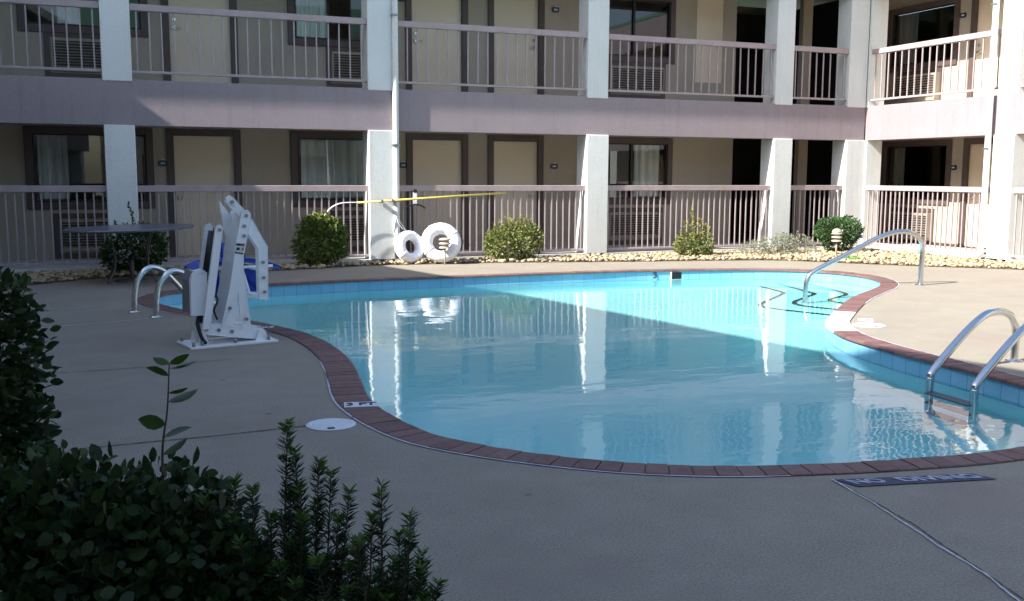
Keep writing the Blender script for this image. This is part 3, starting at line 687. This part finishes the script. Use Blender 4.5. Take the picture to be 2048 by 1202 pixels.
def blob_points(N, blobs, rg, shell=.55):
    out = []; dr = []
    vol = np.array([b_[3]*b_[4]*b_[5] for b_ in blobs])**.7; vol /= vol.sum(); pick = rg.choice(len(blobs), N, p=vol)
    d = rg.normal(0, 1, (N, 3)); d /= np.linalg.norm(d, axis=1)[:, None]; r_ = shell+(1-shell)*rg.random(N)**.6
    B = np.array(blobs)[pick]; ph = rg.uniform(0, 6, 6)
    lump = 1+.07*np.sin(7*d[:, 0]+ph[0])*np.sin(6*d[:, 1]+ph[1])+.06*np.sin(13*d[:, 2]+ph[2]+9*d[:, 0])
    P = B[:, :3]+B[:, 3:6]*d*(r_*lump)[:, None]; keep = P[:, 2] > .02; return P[keep], d[keep]
def bush(name, loc, blobs, N, size, width, mat, label, cat='bush', stems=8, seed=0, jitter=.6, shell=.55, spikes=(), group='shrubs in the bed along the gallery', spikemat=None):
    rg = np.random.default_rng(seed); o = empty(name, loc); tag(o, label, cat, group)
    P, D = blob_points(N, blobs, rg, shell); V_, F_ = leaves(P, D, size, width, rg, jitter=jitter)
    for sx, sy, sz, h in spikes:
        m_ = int(14+h*60); t_ = np.linspace(0, 1, m_); a = rg.uniform(0, 6.28, m_); PP = np.c_[sx+.02*np.sin(5*t_), sy+0*t_, sz+h*t_]; DD = np.c_[np.cos(a), np.sin(a), .9+0*a]
        v2, f2 = leaves(PP, DD, size*.95, width, rg, jitter=.15); tri_mesh('shoot', v2, f2, spikemat or mat, o)
    tri_mesh('foliage', V_, F_, mat, o)
    b = MB(); top = max(b_[2]+b_[5]*.7 for b_ in blobs)
    for k in range(stems):
        a = rg.uniform(0, 6.28); bl = blobs[k % len(blobs)]; e = (bl[0]+bl[3]*.55*math.cos(a), bl[1]+bl[4]*.55*math.sin(a), bl[2]+bl[5]*.5*rg.random())
        m_ = (bl[0]*.4+.03*math.cos(a), bl[1]*.4, e[2]*.4); b.tube(catmull([(bl[0]*.3, bl[1]*.3, -.01), m_, e], 4), [.011-.009*i/8 for i in range(9)], 5)
    for sx, sy, sz, h in spikes: b.tube([(sx, sy, sz-.2), (sx, sy, sz+h*.9)], [.004, .002], 4)
    b.build('stem', 'bark', o); return o
bush('round_bush', (2.84, 14.2, 0), [(0, 0, .38, .36, .32, .37), (-.06, -.05, .26, .33, .3, .26), (.12, 0, .5, .22, .22, .22), (-.06, 0, .58, .2, .2, .15), (.24, 0, .3, .14, .2, .2)], 4600, .05, .6, 'leafround', 'big round dark bush left of the downspout pillar, yellow tips', seed=1, spikemat='leafyel', spikes=[(.1, 0, .66, .12), (-.05, .0, .68, .07)])
bush('loose_bush', (5.79, 14.2, 0), [(0, 0, .26, .46, .33, .28), (-.2, 0, .22, .28, .26, .25), (.24, 0, .3, .24, .24, .28), (.05, 0, .42, .25, .22, .18), (-.3, 0, .33, .14, .14, .16), (.36, 0, .36, .12, .14, .14)], 3400, .05, .5, 'leafmid', 'loose bush with yellowing tips right of the white ring buoys', seed=2, jitter=.8, spikemat='leafyel', spikes=[(-.3, 0, .33, .24), (-.1, 0, .43, .24), (-.02, 0, .45, .18), (.1, -.05, .46, .22), (.3, 0, .4, .24), (.2, 0, .43, .24), (-.4, 0, .2, .24), (.4, 0, .3, .2), (-.2, 0, .4, .2)])
bush('spiky_bush', (8.78, 13.82, 0), [(0, 0, .17, .34, .28, .18), (-.12, 0, .22, .2, .2, .18), (.14, 0, .21, .2, .2, .2)], 2300, .045, .42, 'leafmid', 'small yellow green bush with upright shoots near the fourth pillar', seed=3, jitter=.7, spikemat='leafyel', spikes=[(-.05, 0, .36, .44), (-.02, 0.02, .36, .36), (-.18, 0, .3, .28), (-.12, 0, .36, .24), (.14, 0, .34, .28), (.2, 0, .3, .26), (.3, 0, .2, .22), (.08, 0, .36, .26), (-.24, 0, .22, .24), (.25, -.05, .25, .22), (-.08, -.08, .34, .24), (.04, -.08, .34, .2)])
bush('clipped_bush', (11.62, 13.8, 0), [(0, 0, .36, .42, .34, .24), (-.12, 0, .40, .3, .3, .21), (.14, 0, .40, .3, .3, .22), (0, 0, .26, .3, .28, .24)], 6500, .034, .6, 'leafclip', 'dense clipped green bush at the corner behind the path light', seed=4, shell=.75, jitter=.45)
bush('sage_plant', (10.35, 13.75, 0), [(-.45, -.05, .1, .3, .28, .16), (0, 0, .14, .35, .28, .2), (.4, 0, .14, .32, .28, .2), (.2, .1, .2, .25, .2, .16)], 3200, .04, .3, 'leafsage', 'low grey green plant spreading beside the clipped bush', seed=5, jitter=.9, spikes=[(-.3, 0, .15, .14), (.1, 0, .25, .14), (.4, 0, .25, .12), (.0, 0, .22, .14), (.55, 0, .2, .14)])
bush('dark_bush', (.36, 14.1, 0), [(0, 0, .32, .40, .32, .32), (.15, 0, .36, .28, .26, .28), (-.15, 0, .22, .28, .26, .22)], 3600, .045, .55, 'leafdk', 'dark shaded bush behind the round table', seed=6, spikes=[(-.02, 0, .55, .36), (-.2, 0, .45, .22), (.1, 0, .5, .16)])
bush('grass_tuft', (10.62, 12.25, 0), [(0, 0, .03, .13, .09, .05)], 260, .05, .3, 'leafgrass', 'small bright green tuft among the pebbles', 'plant', 2, 7, group='small plants in the pebbles')
# foreground shrubs
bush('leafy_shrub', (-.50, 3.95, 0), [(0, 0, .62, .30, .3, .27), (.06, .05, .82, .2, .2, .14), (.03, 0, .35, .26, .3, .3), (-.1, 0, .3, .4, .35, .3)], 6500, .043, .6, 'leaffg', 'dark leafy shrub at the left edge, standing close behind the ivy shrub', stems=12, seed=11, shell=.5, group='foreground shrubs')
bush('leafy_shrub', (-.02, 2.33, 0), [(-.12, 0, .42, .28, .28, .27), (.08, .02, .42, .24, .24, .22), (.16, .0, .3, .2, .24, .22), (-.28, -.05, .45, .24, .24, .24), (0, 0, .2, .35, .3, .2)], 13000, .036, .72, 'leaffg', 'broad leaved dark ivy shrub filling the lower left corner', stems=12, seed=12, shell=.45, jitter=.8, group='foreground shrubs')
# tall single shoot
sh_ = empty('tall_shoot', (.10, 2.30, .3)); tag(sh_, 'single upright leafy shoot rising from the ivy shrub', 'plant shoot')
pts = catmull([(0, 0, 0), (0.0, 0, .2), (-.002, 0, .38), (.012, 0, .48), (.02, .0, .585)], 6)
MB().tube(pts, [.0042-.003*i/(len(pts)-1) for i in range(len(pts))], 6).build('stem', 'bark', sh_)
rg2 = np.random.default_rng(4); PP = []; DD = []
for k, z_ in enumerate((.37, .42, .455, .50, .515, .55, .575, .59, .595)):
    p = min(pts, key=lambda a: abs(a[2]-z_)); s_ = (-1 if k % 3 == 2 else 1); PP.append(p); DD.append((s_*.9, .1, .45 if s_ < 0 else .28))
for p_, d_ in zip(PP, DD):
    v_, f_ = leaves(np.array([p_]), np.array([d_]), .056, .62, rg2, jitter=.12); tri_mesh('leaf', v_, f_, 'leafdk', sh_)
# needle shrubs
def needle_shrub(loc, tips, fill, label, seed):
    rg = np.random.default_rng(seed); o = empty('needle_shrub', loc); tag(o, label, 'shrub', 'foreground needle shrubs'); st_ = MB(); PP = []; DD = []; TP = []; TD = []
    L = [(np.array(t_), np.array((t_[0]*.45+rg.uniform(-.02, .02), t_[1]*.4, 0.02))) for t_ in tips]
    for _ in range(fill):
        t_ = tips[rg.integers(len(tips))]; f = rg.uniform(.35, .85); a = rg.uniform(0, 6.28); r_ = rg.uniform(.01, .15)
        e = np.array((t_[0]*1.15+r_*math.cos(a)*1.2, t_[1]+r_*math.sin(a)*.7, t_[2]*f)); L.append((e, np.array((e[0]*.5, e[1]*.5, .03))))
    for e, s0 in L:
        mid = (s0+e)/2+np.array([ (e[0]-s0[0])*.15+rg.uniform(-.015, .015), 0, 0]); c_ = np.array(catmull([s0, mid, e], 12)); st_.tube(c_, [.0045-.0035*i/(len(c_)-1) for i in range(len(c_))], 5)
        ln = np.linalg.norm(np.diff(c_, axis=0), axis=1).sum(); m_ = int(ln*820); tt = rg.uniform(.15, 1, m_); idx = tt*(len(c_)-1); i0 = np.minimum(idx.astype(int), len(c_)-2); fr0 = (idx-i0)[:, None]
        p = c_[i0]*(1-fr0)+c_[i0+1]*fr0; ax = c_[i0+1]-c_[i0]; ax /= np.linalg.norm(ax, axis=1)[:, None]; r0 = rg.normal(0, 1, (m_, 3)); r0 -= ax*np.sum(r0*ax, 1)[:, None]; r0 /= np.linalg.norm(r0, axis=1)[:, None]
        d = r0*.85+ax*.55; young = tt > .93; PP.append(p[~young]); DD.append(d[~young]); TP.append(p[young]); TD.append(d[young])
    st_.build('stem', 'bark', o)
    v_, f_ = leaves(np.vstack(PP), np.vstack(DD), .026, .13, rg, jitter=.16, fold=.1); tri_mesh('needles', v_, f_, 'needle', o)
    v_, f_ = leaves(np.vstack(TP), np.vstack(TD), .022, .2, rg, jitter=.1, fold=.1); tri_mesh('young_needles', v_, f_, 'needletip', o)
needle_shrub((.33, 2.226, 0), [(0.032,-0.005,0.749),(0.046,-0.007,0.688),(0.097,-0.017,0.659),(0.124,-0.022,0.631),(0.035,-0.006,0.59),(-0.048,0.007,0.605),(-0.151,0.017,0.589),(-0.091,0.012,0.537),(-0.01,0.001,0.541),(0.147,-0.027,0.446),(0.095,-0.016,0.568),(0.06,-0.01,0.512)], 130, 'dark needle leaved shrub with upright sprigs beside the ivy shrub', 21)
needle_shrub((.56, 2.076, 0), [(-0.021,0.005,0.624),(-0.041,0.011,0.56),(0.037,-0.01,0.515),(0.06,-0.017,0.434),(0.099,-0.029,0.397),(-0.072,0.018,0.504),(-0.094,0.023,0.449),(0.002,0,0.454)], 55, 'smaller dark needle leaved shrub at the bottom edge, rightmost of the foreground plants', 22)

# ------------------------------------------------------------------ ring buoys
def ring(loc, Rm, r, tilt, rz, label, bands=False):
    o = empty('ring_buoy', loc, rz); o.rotation_euler = (tilt, 0, rz); tag(o, label, 'ring buoy', 'ring buoys leaning on the railing')
    N = 48; rn = random.Random(int(Rm*1000)); pts = [(Rm*math.cos(a), 0, Rm*math.sin(a)+Rm+r) for a in [2*math.pi*i/N for i in range(N)]]
    MB().tube(pts, [r*(1+.02*math.sin(i*1.7)) for i in range(N)], 16, closed=True).build('float', 'ringwhite', o)
    b = MB()
    for a in (R(40), R(130), R(220), R(310)):
        c_ = Vector((Rm*math.cos(a), 0, Rm*math.sin(a)+Rm+r)); e = Vector((math.cos(a), 0, math.sin(a)))
        b = MB()
        for da in (-.012,):
            t_ = Vector((-math.sin(a), 0, math.cos(a))); b.tube([c_+t_*da*2+(e*math.cos(k)+Vector((0, 1, 0))*math.sin(k))*(r*1.012) for k in [2*math.pi*i/14 for i in range(14)]], .008, 5, closed=True)
        b.build('strap', 'white', o)
    return o
ring((4.57, 13.98, .02), .21, .088, R(-13), R(-12), 'large white ring buoy leaning on the railing behind the path light')
r2 = ring((4.155, 14.08, .02), .17, .072, R(-14), R(20), 'smaller white ring buoy leaning between the downspout and the large ring')
b = MB(); b.tube(catmull([(-.05, -.02, .48), (-.1, -.03, .56), (-.16, -.03, .64), (-.17, -.03, .60), (-.1, -.03, .50)], 5), .0055, 5); b.build('rope_tail', 'white', r2)
# life hook pole hung across the pillar
lh = empty('rescue_hook_pole', (3.44, 14.5, .89)); tag(lh, 'long yellow pole with a white looped hook hung across the second pillar', 'rescue pole')
b = MB(); b.cyl((.0, 0, 0), (2.35, 0, .137), .015, 10); b.build('pole', 'yellow', lh)
b = MB()
for dy in (-.018, .018): b.tube(catmull([(.05, dy*.3, .003), (-.12, dy, .003), (-.26, dy, -.012), (-.38, dy, -.07), (-.46, dy, -.16), (-.49, dy, -.25), (-.455, dy*.5, -.30), (-.42, dy*.4, -.26)], 5), .007, 6)
b.build('hook', 'white', lh)
b = MB(); b.box(.52, .55, -.03, .11, -.0, .05).box(.36, .39, -.03, .11, -.01, .04); b.build('hanger', 'steeldk', lh)
bh = empty('ring_hanger', (4.36, 14.62, .83)); tag(bh, 'small white bracket with black curved hook on the railing above the ring buoys', 'hanger')
MB().box(-.028, .028, -.01, .06, .03, .21).build('bracket', 'white', bh); MB().tube(catmull([(-.14, -.03, -.02), (-.07, -.03, .015), (0, -.03, .025), (.08, -.03, .01), (.15, -.03, -.03)], 4), .011, 6).build('hook', 'black', bh)
MB().box(-.02, .03, -.012, .0, .2, .25).build('clip', 'black', bh)
# path lights
def lamp(loc, dome, label):
    o = empty('path_light', loc); tag(o, label, 'path light', 'pagoda path lights in the planting bed')
    MB().cyl((0, 0, -.02), (0, 0, .30), .014, 10).build('stake', 'bronze', o)
    b = MB()
    for k, z_ in enumerate((.24, .30, .36)):
        b.lathe((0, 0, z_), [(.085, 0), (.088, .006), (.078, .022), (.03, .032), (.02, .032)], 20)
    if dome: b.lathe((0, 0, .40), [(.075, -.012), (.078, 0), (.066, .028), (.04, .046), (.012, .053)], 20)
    b.build('louvre', 'bronze', o); MB().cyl((0, 0, .24), (0, 0, .42 if dome else .385), .032, 12).build('lens', 'cream', o)
lamp((4.580, 13.86, 0), False, 'tiered path light standing in front of the large white ring buoy')
lamp((11.12, 13.22, 0), True, 'domed tiered path light standing in front of the clipped bush')

# ------------------------------------------------------------------ round table
tb = empty('round_table', (.29, 13.0, 0)); tag(tb, 'big round patio table with thin wire legs, tilted slightly, in the shade', 'table')
b = MB(); b.lathe((0, 0, 0), [(.72, 0), (.745, .005), (.75, .02), (.74, .03), (.70, .026), (0.02, .03)], 48); top = b.build('table_top', 'tabletop', tb, (0, 0, .628)); top.rotation_euler = (R(-.1), R(-1.3), 0)
for k in range(4):
    a = R(45+90*k); c_, s_ = math.cos(a), math.sin(a); P = catmull([(.34*c_, .34*s_, .65), (.30*c_, .30*s_, .5), (.26*c_, .26*s_, .28), (.28*c_, .28*s_, .16), (.36*c_, .36*s_, .05), (.38*c_, .38*s_, 0)], 5)
    MB().tube(P, .011, 6).build('leg', 'iron', tb)
    Q_ = catmull([(.27*c_, .27*s_, .26), (.15*c_, .15*s_, .27), (.05*c_, .05*s_, .36), (.02*c_, .02*s_, .5), (.1*c_, .1*s_, .62)], 5)
    MB().tube(Q_, .008, 6).build('brace', 'iron', tb)
MB().cyl((0, 0, .0), (0, 0, .25), .028, 12).lathe((0, 0, 0), [(.2, 0), (.19, .02), (.03, .045)], 20).build('umbrella_base', 'iron', tb)

# ------------------------------------------------------------------ steel rails
def rail3(P0, d, prof): return [(P0[0]+d[0]*t_, P0[1]+d[1]*t_, z_) for t_, z_ in prof]
RR = .026
def add_rail(parent, base, P0, d, prof, name='rail'):
    pts = [tuple(np.array(p)-np.array([base[0], base[1], 0])) for p in catmull(rail3(P0, d, prof), 6)]
    o = MB().tube(pts, RR, 14).build(name, 'steel', parent)
    fl = MB().lathe((P0[0]-base[0], P0[1]-base[1], 0), [(.06, 0), (.06, .006), (.05, .014), (.027, .018)], 18).build('escutcheon', 'steel', o)
dl = np.array([.929, .37]); base = (.32, 9.83)
la = empty('pool_ladder', (*base, 0)); tag(la, 'steel grab rail ladder in the shade left of the pool lift', 'pool ladder', 'pool ladders')
prof = [(0, -.02), (0, .0), (.004, .14), (.04, .30), (.15, .41), (.28, .385), (.40, .27), (.52, .13), (.66, -.03), (.76, -.16), (.80, -.35), (.80, -1.0)]
for P0 in ((.233, 10.046), (.407, 9.61)): add_rail(la, base, P0, dl, prof)
def treads(parent, base, Pa, Pb, d, t_, zs):
    for z_ in zs:
        a = np.array(Pa)+d*t_-base; b_ = np.array(Pb)+d*t_-base
        b = MB(); b.prism([(-.05, -.012), (.05, -.012), (.05, .012), (-.05, .012)], lambda u, w, s: (a[0]+(b_[0]-a[0])*s+d[0]*u, a[1]+(b_[1]-a[1])*s+d[1]*u, z_+w), 0, 1); b.build('tread', 'treadgrey', parent)
treads(la, np.array(base), (.233, 10.046), (.407, 9.61), dl, .80, (-.38, -.65, -.92))
dr = np.array([-.991, -.132]); base = (5.93, 4.95)
lb = empty('pool_ladder', (*base, 0)); tag(lb, 'steel ladder with two arched rails entering the pool at the right edge', 'pool ladder', 'pool ladders')
prof = [(0, -.02), (0, .0), (-.004, .20), (.045, .31), (.14, .362), (.25, .372), (.37, .35), (.52, .27), (.70, .145), (.87, .012), (.895, -.03), (.895, -.13), (.895, -1.05)]
for P0 in ((5.948, 5.155), (5.923, 4.76)): add_rail(lb, base, P0, dr, prof)
treads(lb, np.array(base), (5.948, 5.155), (5.923, 4.76), dr, .895, (-.14, -.40, -.68))
RR = .030; dg = np.array([-.968, .252]); base = (8.9, 9.35)
gr = empty('step_handrail', (*base, 0)); tag(gr, 'single long steel handrail sloping from the sunlit deck down into the pool steps', 'handrail')
prof = [(0, -.02), (0, .0), (-.004, .25), (-.01, .44), (.04, .565), (.16, .635), (.32, .645), (.5, .60), (.662, .527), (1.03, .341), (1.35, .175), (1.43, .08), (1.45, -.13), (1.45, -.75)]
add_rail(gr, base, (9.099, 9.293), dg, prof)

# ------------------------------------------------------------------ pool lift (u along the base, w up, s away from the viewer)
lift = empty('pool_lift', (.558, 7.699, 0), math.atan2(.203, .979)); tag(lift, 'white steel pool access lift with blue seat and bolted base plate', 'pool lift')
PF_ = lambda u, w, s: (u, s, w)
def lp(name, pts, a, b_, mat, bevel=.003, parent=None): return MB().prism(pts, PF_, a, b_).build(name, mat, parent or lift, bevel=bevel)
def bolts(parent, pts, s, r=.013):
    for u, w in pts: MB().cyl((u, s+.002, w), (u, s-.012, w), r, 8).build('bolt', 'steeldk', parent)
bp = MB(); bp.box(.0, .68, .0, .09, 0, .018).box(.0, .68, .29, .38, 0, .018).box(.0, .12, .09, .29, 0, .018).box(.56, .68, .09, .29, 0, .018).box(.12, .56, .16, .22, 0, .03)
base_o = bp.build('base_plate', 'white', lift, bevel=.003)
for u, s in ((.03, .03), (.1, .05), (.62, .05), (.65, .34), (.03, .34), (.35, .04), (.5, .33)): MB().cyl((u, s, .018), (u, s, .05), .012, 8).build('anchor_bolt', 'steeldk', base_o)
for s in (.06, .27):
    lp('lug', [(.085, .018), (.15, .018), (.14, .085), (.125, .1), (.105, .1), (.092, .085)], s, s+.02, 'white'); lp('lug', [(.52, .018), (.62, .018), (.6, .08), (.585, .095), (.555, .095), (.54, .08)], s, s+.02, 'white')
arm = lp('lower_arm', [(.118, .175), (.30, .165), (.502, .135), (.59, .105), (.61, .08), (.60, .035), (.53, .03), (.136, .095), (.108, .115), (.104, .15)], .09, .25, 'white', .006)
bolts(arm, [(.147, .135), (.24, .12), (.342, .10), (.566, .065)], .09)
mast = [(.441, 1.0), (.455, 1.022), (.49, 1.025), (.513, 1.004), (.517, .977), (.45, .673), (.447, .586), (.471, .341), (.491, .117), (.418, .118), (.401, .412), (.357, .134), (.264, .154), (.336, .439), (.393, .774)]
mo = lp('mast', mast, .085, .10, 'white'); lp('mast', mast, .33, .345, 'white')
bolts(mo, [(.478, .985), (.462, .905), (.458, .832), (.33, .283), (.457, .189)], .085)
sd = MB(); L = [(.264, .154), (.336, .439), (.393, .774), (.441, 1.0)]
for (a, b_), (c_, d_) in zip(L, L[1:]): sd.add([(a-.001, .10, b_), (a-.001, .33, b_), (c_-.001, .33, d_), (c_-.001, .10, d_), (a+.012, .10, b_), (a+.012, .33, b_), (c_+.012, .33, d_), (c_+.012, .10, d_)], [(0, 1, 2, 3), (7, 6, 5, 4), (0, 4, 5, 1), (3, 2, 6, 7)])
sd.build('web_plate', 'white', lift)
lk = lp('link_arm', [(.335, 1.085), (.34, 1.118), (.365, 1.135), (.392, 1.125), (.50, 1.0), (.485, .955), (.45, .965)], .11, .15, 'white', .004); bolts(lk, [(.381, 1.09)], .11)
lp('link_gusset', [(.345, 1.09), (.44, .965), (.40, .80), (.375, .86)], .30, .32, 'white', .002)
ua = lp('seat_arm', [(.49, .955), (.535, .955), (.64, .76), (.652, .74), (.645, .33), (.58, .335), (.575, .725), (.49, .865)], .11, .175, 'white', .005); bolts(ua, [(.61, .62), (.612, .50), (.615, .388)], .11)
so_ = lp('strut', [(.229, .89), (.24, .912), (.268, .918), (.288, .90), (.165, .14), (.111, .14)], .05, .075, 'white', .003); bolts(so_, [(.26, .885)], .05)
lp('strut', [(.229, .89), (.24, .912), (.268, .918), (.288, .90), (.165, .14), (.111, .14)], .30, .325, 'white', .003)
MB().cyl((.25, .19, .87), (.17, .19, .42), .032, 14).cyl((.17, .19, .42), (.13, .19, .16), .018, 12).build('actuator', 'black', lift)
MB().tube(catmull([(.12, .16, .25), (.085, .1, .18), (.10, .06, .08), (.13, .05, .03)], 6), .014, 8).build('cable', 'black', lift)
MB().tube(catmull([(.2, .2, .5), (.24, .1, .36), (.2, .06, .28), (.24, .12, .2)], 6), .008, 6).build('cable', 'black', lift)
bx = [(.045, .245), (.165, .24), (.165, .56), (.15, .578), (.12, .588), (.08, .58), (.055, .55), (.045, .50)]
lp('battery_box', bx, .10, .13, 'white', .006); lp('battery_case', [(.048, .25), (.16, .245), (.16, .55), (.12, .575), (.08, .57), (.05, .5)], .131, .34, 'grey', .006)
st_ = lp('warning_sticker', [(.392, .783), (.462, .775), (.443, .69), (.377, .70)], .0815, .0845, 'signwhite', 0)
MB().prism([(.395, .776), (.43, .772), (.426, .756), (.391, .76)], PF_, .080, .0814).prism([(.382, .712), (.446, .70), (.444, .692), (.38, .704)], PF_, .080, .0814).prism([(.396, .745), (.42, .742), (.416, .722), (.392, .725)], PF_, .080, .0814).build('print', 'black', st_, bevel=0)
MB().prism([(.432, .772), (.458, .769), (.454, .752), (.428, .756)], PF_, .080, .0814).prism([(.437, .738), (.45, .736), (.447, .72), (.434, .722)], PF_, .080, .0814).build('print', 'red', st_)
# seat, swung out over the water behind the mast
ss = MB(); N = 10
def shell(fn, nu, nv, th):
    b = MB(); vs = []
    for off in (0, th):
        for i in range(nu+1):
            for j in range(nv+1): p = fn(i/nu, j/nv); vs.append((p[0], p[1], p[2]+off))
    m_ = (nu+1)*(nv+1); fs = []
    for i in range(nu):
        for j in range(nv):
            a = i*(nv+1)+j; q_ = (a, a+1, a+nv+2, a+nv+1); fs.append(tuple(reversed(q_))); fs.append(tuple(x+m_ for x in q_))
    ring_ = [i*(nv+1) for i in range(nu+1)]+[nu*(nv+1)+j for j in range(1, nv+1)]+[i*(nv+1)+nv for i in range(nu-1, -1, -1)]+[j for j in range(nv-1, 0, -1)]
    for a, c_ in zip(ring_, ring_[1:]+ring_[:1]): fs.append((a, c_, c_+m_, a+m_))
    return b.add(vs, fs, True)
se_ = shell(lambda s, t_: (.22+.66*s, .46+.42*t_, .555+.03*math.sin(math.pi*s)-.045*abs(2*s-1)**2+.05*(t_-.5)**2), 14, 8, .03).build('seat', 'blue', lift)
MB().prism([(.50, .36), (.70, .36), (.68, .56), (.52, .56)], PF_, .50, .78).build('seat_body', 'blue', lift, bevel=.01)
shell(lambda s, t_: (.50+.20*s, .78+.05*math.sin(math.pi*s)+.08*t_, .60+.10*t_), 10, 6, .03).build('seat_back', 'blue', lift)
lp('calf_panel', [(.27, .33), (.38, .33), (.36, .55), (.29, .55)], .44, .47, 'blue', .004)
sb = MB(); sb.tube([(.20, .42, .555), (.80, .42, .56)], .012, 8).tube([(.54, .40, .55), (.56, .30, .36), (.64, .25, .34)], .012, 8).tube([(.50, .44, .36), (.70, .44, .33)], .012, 8).tube([(.62, .14, .56), (.62, .6, .545)], .014, 8)
sb.build('seat_frame', 'white', lift)
lp('back_pad', [(.30, .68), (.385, .68), (.385, .83), (.37, .84), (.36, .87), (.345, .87), (.34, .84), (.30, .845)], .40, .47, 'black', .006)
lp('pad_bracket', [(.30, .64), (.345, .64), (.345, .675), (.30, .675)], .39, .41, 'white', .003)
lp('foot_rest', [(.50, .335), (.66, .325), (.66, .345), (.50, .355)], .25, .42, 'white', .003)
